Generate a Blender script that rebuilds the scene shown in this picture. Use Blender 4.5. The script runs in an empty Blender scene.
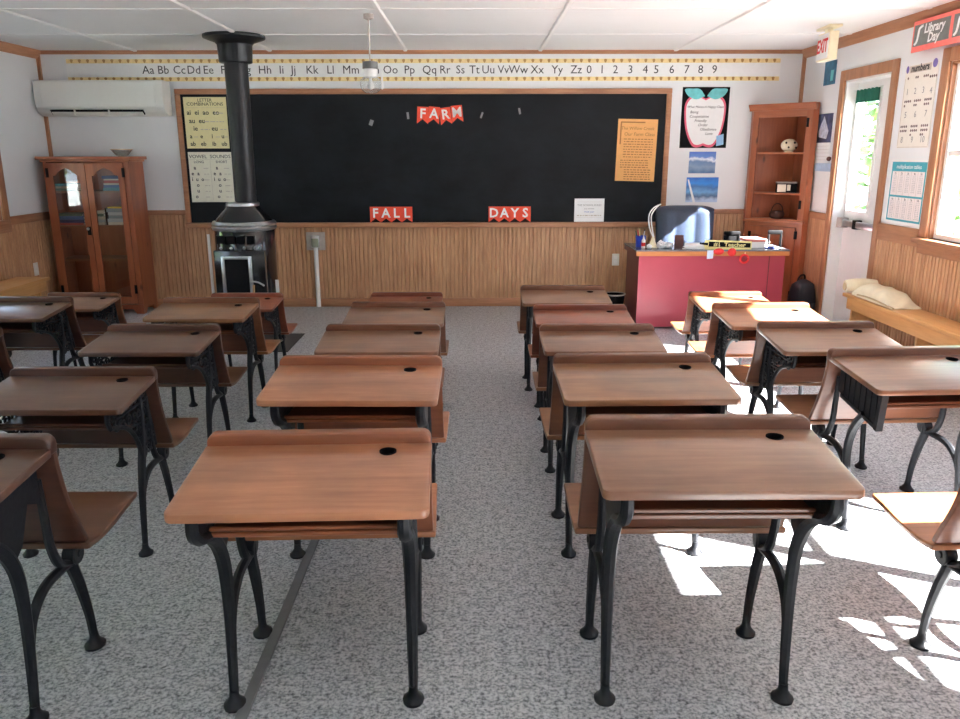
import bpy, bmesh, math, random
from mathutils import Vector, Matrix
R = math.radians
random.seed(7)
sc = bpy.context.scene
COL = sc.collection
XL, XR, D, H, YB = -4.139, 3.147, 7.96, 2.456, -2.3   # left wall, right wall, chalkboard wall, ceiling, wall behind camera

# ------------------------------------------------------------------ mesh helpers
class MB:
    def __init__(s): s.bm = bmesh.new()
    def faces(s, vs, fs):
        v = [s.bm.verts.new(p) for p in vs]
        for f in fs:
            try: s.bm.faces.new([v[i] for i in f])
            except ValueError: pass
        return s
    def box(s, x0, x1, y0, y1, z0, z1, M=None):
        vs = [(x, y, z) for z in (z0, z1) for y in (y0, y1) for x in (x0, x1)]
        if M: vs = [M @ Vector(p) for p in vs]
        return s.faces(vs, [(0,2,3,1),(4,5,7,6),(0,1,5,4),(2,6,7,3),(0,4,6,2),(1,3,7,5)])
    def prism(s, poly, a, b, axis='x', M=None):
        # poly: 2D points; axis x -> (y,z), y -> (x,z), z -> (x,y)
        def P(p, t):
            q = (t, p[0], p[1]) if axis == 'x' else (p[0], t, p[1]) if axis == 'y' else (p[0], p[1], t)
            return M @ Vector(q) if M else q
        n = len(poly)
        vs = [P(p, a) for p in poly] + [P(p, b) for p in poly]
        fs = [tuple(range(n))[::-1], tuple(range(n, 2*n))] + [(i, (i+1) % n, n+(i+1) % n, n+i) for i in range(n)]
        return s.faces(vs, fs)
    def lathe(s, prof, n=24, M=None, cap=True):
        vs, fs = [], []
        for r, z in prof:
            for k in range(n):
                a = 2*math.pi*k/n
                p = Vector((r*math.cos(a), r*math.sin(a), z))
                vs.append(M @ p if M else p)
        m = len(prof)
        for i in range(m-1):
            for k in range(n):
                fs.append((i*n+k, i*n+(k+1) % n, (i+1)*n+(k+1) % n, (i+1)*n+k))
        if cap:
            fs.append(tuple(range(n))[::-1]); fs.append(tuple((m-1)*n+k for k in range(n)))
        return s.faces(vs, fs)
    def cyl(s, p, r, h, axis='z', n=20):
        M = Matrix.Translation(p)
        if axis == 'x': M = M @ Matrix.Rotation(R(90), 4, 'Y')
        if axis == 'y': M = M @ Matrix.Rotation(R(-90), 4, 'X')
        return s.lathe([(r, 0), (r, h)], n, M)
    def tube(s, pts, rad, n=8, flat=1.0, side=None, closed=False):
        # sweep an ellipse; side = fixed side axis (half-width rad*flat along it)
        pts = [Vector(p) for p in pts]; m = len(pts)
        if not hasattr(rad, '__len__'): rad = [rad]*m
        vs, fs, prev = [], [], None
        for i in range(m):
            if closed: t = pts[(i+1) % m]-pts[i-1]
            else: t = pts[min(i+1, m-1)]-pts[max(i-1, 0)]
            t.normalize()
            if side is not None: a = Vector(side)
            else:
                if prev is None:
                    prev = Vector((0,0,1)) if abs(t.z) < .9 else Vector((1,0,0))
                a = prev-t*prev.dot(t); a.normalize(); prev = a
            b = t.cross(a); b.normalize()
            for k in range(n):
                an = 2*math.pi*k/n
                vs.append(pts[i]+a*(rad[i]*flat*math.cos(an))+b*(rad[i]*math.sin(an)))
        for i in range(m if closed else m-1):
            j = (i+1) % m
            for k in range(n):
                fs.append((i*n+k, i*n+(k+1) % n, j*n+(k+1) % n, j*n+k))
        if not closed:
            fs.append(tuple(range(n))[::-1]); fs.append(tuple((m-1)*n+k for k in range(n)))
        return s.faces(vs, fs)
    def ball(s, p, r, sx=1, sy=1, sz=1, n=16):
        m = bmesh.ops.create_uvsphere(s.bm, u_segments=n, v_segments=n//2+2, radius=r, matrix=Matrix.Translation(p) @ Matrix.Diagonal((sx, sy, sz, 1)))
        return s
    def bevel(s, w, seg=2):
        bmesh.ops.recalc_face_normals(s.bm, faces=s.bm.faces[:])
        es = [e for e in s.bm.edges if len(e.link_faces) == 2 and e.calc_face_angle(0) > R(25)]
        bmesh.ops.bevel(s.bm, geom=es, offset=w, segments=seg, profile=.5, affect='EDGES', clamp_overlap=True)
        return s
    def add_mesh(s, me, M):
        b = bmesh.new(); b.from_mesh(me); b.transform(M)
        t = bpy.data.meshes.new('tmp'); b.to_mesh(t); b.free()
        s.bm.from_mesh(t); bpy.data.meshes.remove(t)
        return s
    def build(s, name, mat, parent=None, smooth=True, loc=None, recalc=True, ang=35):
        if recalc: bmesh.ops.recalc_face_normals(s.bm, faces=s.bm.faces[:])
        me = bpy.data.meshes.new(name); s.bm.to_mesh(me); s.bm.free()
        for m in (mat if isinstance(mat, (list, tuple)) else [mat]): me.materials.append(m)
        if smooth and len(me.polygons):
            me.shade_smooth(); me.set_sharp_from_angle(angle=R(ang))
        o = bpy.data.objects.new(name, me); COL.objects.link(o)
        if parent is not None: o.parent = parent
        if loc is not None: o.location = loc
        return o

def spline(pts, k=6):
    """Catmull-Rom resample of a list of tuples"""
    P = [Vector(p) for p in pts]; out = []
    for i in range(len(P)-1):
        p0, p1, p2, p3 = P[max(i-1, 0)], P[i], P[i+1], P[min(i+2, len(P)-1)]
        for j in range(k):
            t = j/k
            out.append(.5*((2*p1)+(p2-p0)*t+(2*p0-5*p1+4*p2-p3)*t*t+(3*p1-p0-3*p2+p3)*t**3))
    out.append(P[-1]); return out

def lerps(vals, m):
    out = []
    for i in range(m):
        t = i/(m-1)*(len(vals)-1); k = min(int(t), len(vals)-2)
        out.append(vals[k]+(vals[k+1]-vals[k])*(t-k))
    return out

def tag(o, label=None, cat=None, group=None, kind=None):
    if label: o['label'] = label
    if cat: o['category'] = cat
    if group: o['group'] = group
    if kind: o['kind'] = kind
    return o

def thing(name, label, cat, loc=(0,0,0), rz=0, group=None, kind=None):
    o = bpy.data.objects.new(name, None); COL.objects.link(o)
    o.location = loc; o.rotation_euler = (0, 0, rz); o.empty_display_size = .1
    return tag(o, label, cat, group, kind)

def struct(o): return tag(o, kind='structure')

_fc = {}
def glyphs(body, size, align='CENTER', shear=0, bold=0):
    key = (body, size, align, shear, bold)
    if key not in _fc:
        cu = bpy.data.curves.new('t', 'FONT'); cu.body = body; cu.size = size; cu.align_x = align; cu.align_y = 'CENTER'
        cu.extrude = .0004; cu.resolution_u = 2; cu.shear = shear; cu.offset = bold
        o = bpy.data.objects.new('t', cu); COL.objects.link(o)
        dg = bpy.context.evaluated_depsgraph_get(); dg.update()
        me = bpy.data.meshes.new_from_object(o.evaluated_get(dg))
        bpy.data.objects.remove(o); _fc[key] = me
    return _fc[key]
RX = Matrix.Rotation(R(90), 4, 'X')
def put_text(mb, body, x, z, size, y=-.004, align='CENTER', shear=0, bold=0, rot=0, sx=1):
    """text on a sheet whose front faces local -y"""
    mb.add_mesh(glyphs(body, size, align, shear, bold), Matrix.Translation((x, y, z)) @ Matrix.Rotation(rot, 4, 'Y') @ RX @ Matrix.Diagonal((sx, 1, 1, 1)))

# ------------------------------------------------------------------ materials
def newmat(name):
    m = bpy.data.materials.new(name); m.use_nodes = True
    nt = m.node_tree; b = nt.nodes['Principled BSDF']
    return m, nt, b
def N(nt, t, **kw):
    n = nt.nodes.new(t)
    for k, v in kw.items():
        if k in n.inputs: n.inputs[k].default_value = v
        else: setattr(n, k, v)
    return n
def ramp(nt, fac, stops):
    r = nt.nodes.new('ShaderNodeValToRGB'); e = r.color_ramp.elements
    while len(e) < len(stops): e.new(.5)
    for i, (p, c) in enumerate(stops): e[i].position = p; e[i].color = (*c, 1)
    nt.links.new(fac, r.inputs[0]); return r.outputs[0]
def srgb(*c): return tuple(((v/255+.055)/1.055)**2.4 if v/255 > .04045 else v/255/12.92 for v in c)
def plain(name, c, rough=.5, metal=0, var=.06, scale=30, bump=0, spec=None, coat=0):
    m, nt, b = newmat(name)
    tc = N(nt, 'ShaderNodeTexCoord'); no = N(nt, 'ShaderNodeTexNoise', Scale=scale, Detail=4.0)
    nt.links.new(tc.outputs['Object'], no.inputs['Vector'])
    lo = tuple(max(0, v*(1-var)) for v in c); hi = tuple(min(1, v*(1+var)) for v in c)
    nt.links.new(ramp(nt, no.outputs[0], [(.3, lo), (.7, hi)]), b.inputs['Base Color'])
    b.inputs['Roughness'].default_value = rough; b.inputs['Metallic'].default_value = metal
    if spec is not None: b.inputs['Specular IOR Level'].default_value = spec
    if coat: b.inputs['Coat Weight'].default_value = coat; b.inputs['Coat Roughness'].default_value = .1
    if bump:
        bp = N(nt, 'ShaderNodeBump', Strength=bump, Distance=.002)
        nt.links.new(no.outputs[0], bp.inputs['Height']); nt.links.new(bp.outputs[0], b.inputs['Normal'])
    return m
def wood(name, c1, c2, axis='x', scale=1.0, rough=.4, tint=False, coat=0, grain=1.0, knots=False, dark=None):
    m, nt, b = newmat(name)
    tc = N(nt, 'ShaderNodeTexCoord'); mp = N(nt, 'ShaderNodeMapping')
    s = [14*scale]*3; s['xyz'.index(axis)] = 1.3*scale
    mp.inputs['Scale'].default_value = s
    nt.links.new(tc.outputs['Object'], mp.inputs[0])
    if tint:
        oi = N(nt, 'ShaderNodeObjectInfo'); ad = N(nt, 'ShaderNodeVectorMath', operation='ADD'); ml = N(nt, 'ShaderNodeMath', operation='MULTIPLY'); ml.inputs[1].default_value = 23
        nt.links.new(oi.outputs['Random'], ml.inputs[0]); nt.links.new(tc.outputs['Object'], ad.inputs[0]); nt.links.new(ml.outputs[0], ad.inputs[1]); nt.links.new(ad.outputs[0], mp.inputs[0])
    n1 = N(nt, 'ShaderNodeTexNoise', Scale=1.0, Detail=6.0, Roughness=.6, Distortion=.6)
    n2 = N(nt, 'ShaderNodeTexNoise', Scale=5.0, Detail=3.0)
    for n in (n1, n2): nt.links.new(mp.outputs[0], n.inputs['Vector'])
    mx = N(nt, 'ShaderNodeMix', data_type='FLOAT'); mx.inputs[0].default_value = .35*grain
    nt.links.new(n1.outputs[0], mx.inputs[2]); nt.links.new(n2.outputs[0], mx.inputs[3])
    col = ramp(nt, mx.outputs[0], [(.32, c1), (.68, c2)])
    if knots:
        vo = N(nt, 'ShaderNodeTexVoronoi', Scale=4.5); mp2 = N(nt, 'ShaderNodeMapping'); s2 = [1.6, 1.6, 1.6]; s2['xyz'.index(axis)] = .7; mp2.inputs['Scale'].default_value = s2
        nt.links.new(tc.outputs['Object'], mp2.inputs[0]); nt.links.new(mp2.outputs[0], vo.inputs['Vector'])
        kc = ramp(nt, vo.outputs['Distance'], [(.05, tuple(v*.3 for v in c1)), (.14, (1, 1, 1))])
        mm = N(nt, 'ShaderNodeMix', data_type='RGBA', blend_type='MULTIPLY'); mm.inputs[0].default_value = .75
        nt.links.new(col, mm.inputs[6]); nt.links.new(kc, mm.inputs[7]); col = mm.outputs[2]
    if tint:
        mm = N(nt, 'ShaderNodeMix', data_type='RGBA', blend_type='MULTIPLY'); mm.inputs[0].default_value = 1
        nt.links.new(col, mm.inputs[6]); nt.links.new(oi.outputs['Color'], mm.inputs[7]); col = mm.outputs[2]
        # worn, scuffed patches in the varnish
        wn = N(nt, 'ShaderNodeTexNoise', Scale=4.0, Detail=5.0); nt.links.new(ad.outputs[0], wn.inputs['Vector'])
        wr = ramp(nt, wn.outputs[0], [(.35, (.78, .78, .78)), (.6, (1.08, 1.08, 1.08))])
        mw = N(nt, 'ShaderNodeMix', data_type='RGBA', blend_type='MULTIPLY'); mw.inputs[0].default_value = 1
        nt.links.new(col, mw.inputs[6]); nt.links.new(wr, mw.inputs[7]); col = mw.outputs[2]
    nt.links.new(col, b.inputs['Base Color'])
    b.inputs['Roughness'].default_value = rough
    if coat: b.inputs['Coat Weight'].default_value = coat; b.inputs['Coat Roughness'].default_value = .22
    bp = N(nt, 'ShaderNodeBump', Strength=.12, Distance=.002)
    nt.links.new(n2.outputs[0], bp.inputs['Height']); nt.links.new(bp.outputs[0], b.inputs['Normal'])
    return m
def glassmat(name, tint=(1, 1, 1), refl=1.0, frost=0):
    m = bpy.data.materials.new(name); m.use_nodes = True; nt = m.node_tree; nt.nodes.clear()
    o = N(nt, 'ShaderNodeOutputMaterial'); t = N(nt, 'ShaderNodeBsdfTransparent'); g = N(nt, 'ShaderNodeBsdfGlossy', Roughness=.02)
    f = N(nt, 'ShaderNodeFresnel', IOR=1.5); mu = N(nt, 'ShaderNodeMath', operation='MULTIPLY'); mu.inputs[1].default_value = refl
    t.inputs[0].default_value = (*tint, 1); mx = N(nt, 'ShaderNodeMixShader')
    ge = N(nt, 'ShaderNodeNewGeometry'); io = N(nt, 'ShaderNodeMath', operation='MULTIPLY_ADD'); io.inputs[1].default_value = 1/1.5-1.5; io.inputs[2].default_value = 1.5
    nt.links.new(ge.outputs['Backfacing'], io.inputs[0]); nt.links.new(io.outputs[0], f.inputs[0])
    nt.links.new(f.outputs[0], mu.inputs[0]); nt.links.new(mu.outputs[0], mx.inputs[0]); nt.links.new(t.outputs[0], mx.inputs[1]); nt.links.new(g.outputs[0], mx.inputs[2])
    last = mx
    if frost:
        d = N(nt, 'ShaderNodeBsdfTranslucent'); d.inputs[0].default_value = (.9, .92, .9, 1); m2 = N(nt, 'ShaderNodeMixShader'); m2.inputs[0].default_value = frost
        nt.links.new(mx.outputs[0], m2.inputs[1]); nt.links.new(d.outputs[0], m2.inputs[2]); last = m2
    nt.links.new(last.outputs[0], o.inputs[0])
    return m

M = {}
M['wall'] = plain('painted_wall', (.80, .82, .84), .75, var=.02, scale=3)
M['ceil'] = plain('ceiling_panel', (.86, .87, .87), .7, var=.015, scale=2)
M['batten'] = plain('ceiling_batten', (.9, .9, .89), .5, var=.01)
M['oakV'] = wood('oak_panelling', srgb(166, 118, 84), srgb(214, 170, 130), 'z', 1.0, .45, grain=1.3)
M['oakX'] = wood('oak_trim_x', srgb(146, 98, 70), srgb(186, 134, 98), 'x', 1.0, .45)
M['oakY'] = wood('oak_trim_y', srgb(146, 98, 70), srgb(186, 134, 98), 'y', 1.0, .45)
M['oakZ'] = wood('oak_trim_z', srgb(146, 98, 70), srgb(186, 134, 98), 'z', 1.0, .45)
M['pine'] = wood('bench_pine', srgb(196, 140, 84), srgb(222, 170, 112), 'y', .8, .4)
M['cherry'] = wood('knotty_cherry', srgb(142, 76, 48), srgb(174, 100, 64), 'z', .8, .35, knots=True, coat=.2)
M['cherryX'] = wood('cherry_x', srgb(146, 82, 54), srgb(180, 110, 74), 'x', .8, .35, coat=.2)
M['desk_top'] = wood('desk_varnished_maple', srgb(150, 100, 72), srgb(188, 138, 102), 'x', .9, .3, tint=True, coat=.4)
M['desk_dark'] = wood('desk_dark_board', srgb(124, 72, 46), srgb(158, 100, 66), 'x', .9, .38, tint=True, coat=.25)
M['seat'] = wood('desk_seat_board', srgb(152, 98, 62), srgb(190, 132, 88), 'x', .9, .35, tint=True, coat=.3)
M['iron'] = plain('black_cast_iron', (.009, .010, .013), .45, 0, spec=.3, var=.3, scale=60, bump=.4)
M['black'] = plain('black_enamel', (.008, .008, .01), .16, var=.2, coat=.5)
M['matblack'] = plain('matt_black', (.004, .004, .005), .7, var=.2, spec=.15)
M['pipe'] = plain('black_flue_steel', (.016, .017, .02), .4, .5, var=.25, scale=8)
M['steel'] = plain('brushed_steel', (.55, .56, .58), .28, 1, var=.1)
M['greysteel'] = plain('grey_steel_box', (.42, .38, .35), .5, .2, var=.1)
M['white'] = plain('white_paint', (.85, .85, .84), .4, var=.015)
M['plastic'] = plain('white_plastic', (.78, .79, .75), .35, var=.01)
M['cream'] = plain('cream_plastic', (.86, .78, .55), .4, var=.03)
M['paper'] = plain('white_paper', (.86, .87, .87), .8, var=.02)
M['creampaper'] = plain('cream_chart_paper', srgb(232, 222, 170), .8, var=.03)
M['palecream'] = plain('pale_chart_paper', srgb(234, 231, 212), .8, var=.03)
M['kraft'] = plain('orange_tan_card', srgb(224, 166, 104), .8, var=.04)
M['ink'] = plain('black_ink', (.02, .02, .025), .8)
M['brownink'] = plain('brown_ink', srgb(150, 100, 56), .8)
M['greyink'] = plain('grey_ink', srgb(150, 150, 150), .8)
M['paleink'] = plain('pale_ink', srgb(196, 186, 176), .8)
M['blueink'] = plain('blue_ink', srgb(70, 110, 190), .8)
M['gold'] = plain('gold_border_print', srgb(236, 214, 156), .8, var=.08)
M['golddark'] = plain('acorn_brown_print', srgb(170, 132, 76), .8)
M['redcard'] = plain('orange_red_card', srgb(232, 78, 52), .7, var=.05)
M['teal'] = plain('teal_print', srgb(66, 160, 176), .7, var=.04)
M['leafteal'] = plain('pale_teal_leaf_print', srgb(110, 196, 200), .7, var=.15, scale=20)
M['pinkline'] = plain('pink_print', srgb(226, 100, 126), .7, var=.1)
M['purple'] = plain('purple_print', srgb(120, 110, 180), .7)
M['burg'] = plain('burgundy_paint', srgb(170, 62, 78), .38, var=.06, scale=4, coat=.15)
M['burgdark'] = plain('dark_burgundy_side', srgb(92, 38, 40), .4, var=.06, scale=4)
M['greytop'] = plain('grey_laminate', srgb(120, 122, 128), .2, var=.05)
M['edge'] = wood('orange_oak_edge', srgb(176, 104, 56), srgb(206, 136, 80), 'x', 1, .35)
M['leather'] = plain('blue_black_leather', srgb(44, 54, 72), .32, var=.12, scale=60, bump=.3)
M['red'] = plain('red_felt', srgb(214, 42, 44), .6, var=.1)
M['blue'] = plain('blue_plastic', srgb(40, 70, 190), .3)
M['yellow'] = plain('pale_yellow_card', srgb(242, 232, 160), .6)
M['green'] = plain('dark_green_cloth', srgb(24, 96, 78), .85, var=.12, scale=40)
M['pink'] = plain('coral_pink_border', srgb(240, 120, 112), .7, var=.06)
M['slate'] = plain('dark_grey_card', srgb(118, 122, 120), .8, var=.1)
M['canvas'] = plain('cream_canvas', srgb(226, 216, 190), .85, var=.07, scale=14, bump=.4)
M['mat'] = plain('charcoal_hearth_mat', srgb(58, 56, 56), .8, var=.1)
M['strip'] = plain('grey_floor_strip', srgb(112, 114, 116), .5, var=.08)
M['dkbrown'] = plain('dark_brown_card', srgb(92, 56, 52), .6)
M['clearjar'] = glassmat('clear_jar_glass', (.93, .95, .95), 1.6, .12)
M['pane'] = glassmat('window_glass')
M['bowlglass'] = glassmat('bowl_glass', (.9, .9, .88), 1.5, .1)

def board_mat():
    m, nt, b = newmat('black_chalkboard')
    tc = N(nt, 'ShaderNodeTexCoord'); mp = N(nt, 'ShaderNodeMapping'); mp.inputs['Scale'].default_value = (1, 1, 1.6); no = N(nt, 'ShaderNodeTexNoise', Scale=2.2, Detail=7.0, Roughness=.65)
    nt.links.new(tc.outputs['Object'], mp.inputs[0]); nt.links.new(mp.outputs[0], no.inputs[0])
    nt.links.new(ramp(nt, no.outputs[0], [(.35, srgb(14, 16, 19)), (.75, srgb(29, 33, 39))]), b.inputs['Base Color'])
    b.inputs['Roughness'].default_value = .6; b.inputs['Specular IOR Level'].default_value = .2; return m
M['board'] = board_mat()
def floor_mat():
    m, nt, b = newmat('speckled_vinyl_floor')
    tc = N(nt, 'ShaderNodeTexCoord')
    n1 = N(nt, 'ShaderNodeTexNoise', Scale=92.0, Detail=3.0, Roughness=.65); n2 = N(nt, 'ShaderNodeTexNoise', Scale=30.0, Detail=4.0, Roughness=.7); n3 = N(nt, 'ShaderNodeTexNoise', Scale=1.3, Detail=2.0)
    for n in (n1, n2, n3): nt.links.new(tc.outputs['Object'], n.inputs[0])
    mx = N(nt, 'ShaderNodeMix', data_type='FLOAT'); mx.inputs[0].default_value = .35
    nt.links.new(n1.outputs[0], mx.inputs[2]); nt.links.new(n2.outputs[0], mx.inputs[3])
    c = ramp(nt, mx.outputs[0], [(.36, srgb(76, 78, 82)), (.46, srgb(146, 149, 153)), (.54, srgb(190, 192, 195)), (.68, srgb(216, 217, 219))])
    c2 = ramp(nt, n3.outputs[0], [(.3, (.93, .93, .94)), (.7, (1, 1, 1))])
    mm = N(nt, 'ShaderNodeMix', data_type='RGBA', blend_type='MULTIPLY'); mm.inputs[0].default_value = 1
    nt.links.new(c, mm.inputs[6]); nt.links.new(c2, mm.inputs[7]); nt.links.new(mm.outputs[2], b.inputs['Base Color'])
    b.inputs['Roughness'].default_value = .42; b.inputs['Specular IOR Level'].default_value = .4
    return m
M['floor'] = floor_mat()
def leaf_mat(name, a, b_):
    m, nt, b = newmat(name)
    tc = N(nt, 'ShaderNodeTexCoord'); no = N(nt, 'ShaderNodeTexNoise', Scale=2.5, Detail=5.0); nt.links.new(tc.outputs['Object'], no.inputs[0])
    nt.links.new(ramp(nt, no.outputs[0], [(.35, a), (.65, b_)]), b.inputs['Base Color']); b.inputs['Roughness'].default_value = .6
    return m
M['leaf'] = leaf_mat('green_leaves', srgb(70, 104, 46), srgb(150, 182, 96))
M['bark'] = plain('bark', srgb(96, 80, 64), .9, var=.3, scale=8)
M['grey_ground'] = leaf_mat('grey_ground', srgb(146, 150, 146), srgb(172, 175, 170))  # outside ground, coloured neutral grey so its bounce light adds no green

# ------------------------------------------------------------------ room shell
struct(MB().box(XL-.3, XR+.3, YB-.2, D+.2, -.12, 0).build('floor', M['floor'], smooth=False))
struct(MB().box(XL-.3, XR+.3, YB-.2, D+.2, H, H+.15).build('ceiling', M['ceil'], smooth=False))
struct(MB().box(XL-.2, XR+.2, D, D+.15, 0, H).build('wall_back', M['wall'], smooth=False))
struct(MB().box(XL-.2, XR+.2, YB-.15, YB, 0, H).build('wall_rear', M['wall'], smooth=False))
WT = .16
DOOR = (6.25, 7.03, 0, 2.10)
WR = [(3.3, 5.5, .93, 2.09), (1.03, 2.64, .93, 2.09), (-1.6, .1, .93, 2.09)]
WL = [(6.40, 7.01, .95, 2.12), (2.3, 4.5, .95, 2.12), (-.6, .9, .95, 2.12)]
def wall_with_holes(name, x0, x1, holes):
    mb = MB(); y = YB-.15
    for (a, b, z0, z1) in sorted(holes):
        mb.box(x0, x1, y, a, 0, H)
        if z0 > 0: mb.box(x0, x1, a, b, 0, z0)
        mb.box(x0, x1, a, b, z1, H); y = b
    mb.box(x0, x1, y, D+.15, 0, H)
    return struct(mb.build(name, M['wall'], smooth=False))
wall_with_holes('wall_right', XR, XR+WT, WR+[DOOR])
wall_with_holes('wall_left', XL-WT, XL, WL)

# beadboard wainscot, real grooves
def beads(length, pitch=.0415, g=.015, d=.012, t=.015):
    pts = []; n = max(1, int(round(length/pitch))); p = length/n
    for i in range(n):
        a = i*p
        pts += [(a, t-d), (a+g*.35, t), (a+p-g*.65, t), (a+p-g*.3, t-d)]
    pts.append((length, t-d)); return pts
def wains(name, loc, rz, length, z0=.0, z1=.925, holes=None):
    prof = beads(length); poly = [(0, 0)]+[(u, -w) for u, w in prof]+[(length, 0)]
    mb = MB(); n = len(prof)
    vs = [(u, -w, z0) for u, w in prof]+[(u, -w, z1) for u, w in prof]
    mb.faces(vs, [(i, i+1, n+i+1, n+i) for i in range(n-1)])
    o = mb.build(name, M['oakV'], smooth=False, recalc=False)
    o.location = loc; o.rotation_euler = (0, 0, rz); return struct(o)
wains('wall_back_wainscot', (XL, D, 0), 0, XR-XL)
wains('wall_right_wainscot', (XR, D, 0), R(-90), D-7.12)
wains('wall_right_wainscot', (XR, 6.17, 0), R(-90), 6.17-YB, z1=.86)
wains('wall_left_wainscot', (XL, YB, 0), R(90), D-YB, z1=.90)
k = [0]
def trim(mb, mat):
    k[0] += 1; return struct(mb.build('trim_%d' % k[0], mat))
trim(MB().box(XL, -2.868, D-.024, D, .925, .972).bevel(.006), M['oakX'])           # chair rail
trim(MB().box(1.89, XR, D-.024, D, .925, .972).bevel(.006), M['oakX'])
trim(MB().box(XR-.024, XR, 7.12, D-.02, .925, .985).bevel(.006), M['oakY'])
trim(MB().box(XR-.022, XR, 5.59, 6.17, .86, .985).bevel(.006), M['oakY'])
trim(MB().box(XR-.022, XR, YB, 5.59, .86, .90).bevel(.005), M['oakY'])
trim(MB().box(XL, XL+.024, 7.10, D-.02, .90, .975).bevel(.006), M['oakY'])
trim(MB().box(XL, XL+.024, YB, 7.10, .86, .92).bevel(.006), M['oakY'])
crown = [(0, 0), (0, -.075), (.012, -.075), (.05, -.03), (.055, 0)]
trim(MB().prism([(D-a, H+b) for a, b in [(0, 0), (0, -.032), (.012, -.032), (.03, -.018), (.034, 0)]], XL, XR, 'x'), M['oakX'])
trim(MB().prism([(XL+a, H+b) for a, b in crown], YB, D-.03, 'y'), M['oakY'])
trim(MB().prism([(XR-a, H+b) for a, b in crown], YB, D-.03, 'y'), M['oakY'])
trim(MB().box(XL, XL+.028, D-.028, D, .97, H-.03), M['oakZ'])                   # corner beads
trim(MB().box(XR-.028, XR, D-.028, D, .97, H-.03), M['oakZ'])
struct(MB().box(XL, XR, D-.030, D, 0, .085).bevel(.005).build('baseboard_back', M['oakX']))
struct(MB().box(XL, XL+.026, YB, D-.03, 0, .085).bevel(.005).build('baseboard_left', M['oakY']))
struct(MB().box(XR-.026, XR, YB, 6.16, 0, .085).bevel(.005).build('baseboard_right', M['oakY']))
for x in (-3.197, -1.93, -.655, .62, 1.9):
    trim(MB().prism([(x-.022, H), (x-.012, H-.012), (x+.012, H-.012), (x+.022, H)], YB, D-.03, 'y'), M['batten'])
for y in (6.92, 5.75, 4.55, 3.3):
    trim(MB().box(XL+.05, XR-.05, y-.02, y+.02, H-.005, H), M['batten'])
trim(MB().box(-.665, -.63, .2, 2.95, 0, .008).bevel(.003, 1), M['strip'])       # grey cover strip on the floor

# windows and door
def window(n, side, a, b, z0, z1, mull, sun_blocker=False):
    w = thing('window_%d' % n, None, None, kind='structure')
    s = 1 if side == 'R' else -1; X = XR if side == 'R' else XL
    def bx(mb, d0, d1, y0, y1, q0, q1):     # d = depth into the wall (outwards)
        xa, xb = sorted((X+s*d0, X+s*d1)); mb.box(xa, xb, y0, y1, q0, q1)
    c = .09; mb = MB()
    bx(mb, -.02, 0, a-c, a, z0-.02, z1+c); bx(mb, -.02, 0, b, b+c, z0-.02, z1+c); bx(mb, -.02, 0, a, b, z1, z1+c)
    mb.bevel(.005).build('casing', M['oakZ'], w)
    mb = MB()
    bx(mb, 0, WT, a, a+.014, z0, z1); bx(mb, 0, WT, b-.014, b, z0, z1); bx(mb, 0, WT, a+.014, b-.014, z1-.014, z1)
    mb.build('jamb', M['oakZ'], w)
    mb = MB(); bx(mb, -.06 if side == 'R' else -.024, WT, a-c-(.02 if side == 'R' else 0), b+c+(.02 if side == 'R' else 0), z0-.035, z0); mb.bevel(.008).build('sill', M['oakY'], w)
    mb = MB(); bx(mb, -.018, 0, a-c, b+c, z0-.11, z0-.035); mb.bevel(.005).build('apron', M['oakY'], w)
    n_ = len(mull)+1; ys = [a+.014]+mull+[b-.014]
    mb = MB(); pn = MB(); f = .034
    for i in range(n_):
        p, q = ys[i], ys[i+1]; zz0, zz1 = z0+.004, z1-.016
        bx(mb, .03, .07, p, p+f, zz0, zz1); bx(mb, .03, .07, q-f, q, zz0, zz1)
        bx(mb, .03, .07, p+f, q-f, zz0, zz0+f); bx(mb, .03, .07, p+f, q-f, zz1-f, zz1)
        zm = (zz0+zz1)/2; bx(mb, .035, .065, p+f, q-f, zm-.018, zm+.018)
        bx(pn, .049, .052, p+f, q-f, zz0+f, zm-.02); bx(pn, .049, .052, p+f, q-f, zm+.02, zz1-f)
    mb.build('sash', M['white'], w, smooth=False); pn.build('pane', M['pane'], w, smooth=False)
    if sun_blocker:  # unseen half-drawn screen, added to keep sun off the desk top
        mb = MB(); bx(mb, .008, .012, mull[0]+.02, b-.03, 1.60, z1-.03); bl_ = mb.build('added_sun_blocker', M['canvas'], w, smooth=False)
        mb = MB(); bx(mb, .004, .016, mull[0]+.02, b-.03, 1.585, 1.60); mb.build('added_blocker_rail', M['white'], bl_, smooth=False)
for i, (a, b, z0, z1) in enumerate(WR): window(i+1, 'R', a, b, z0, z1, [(a+b)/2], sun_blocker=i == 1)
for i, (a, b, z0, z1) in enumerate(WL): window(i+1+len(WR), 'L', a, b, z0, z1, [])

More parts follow.
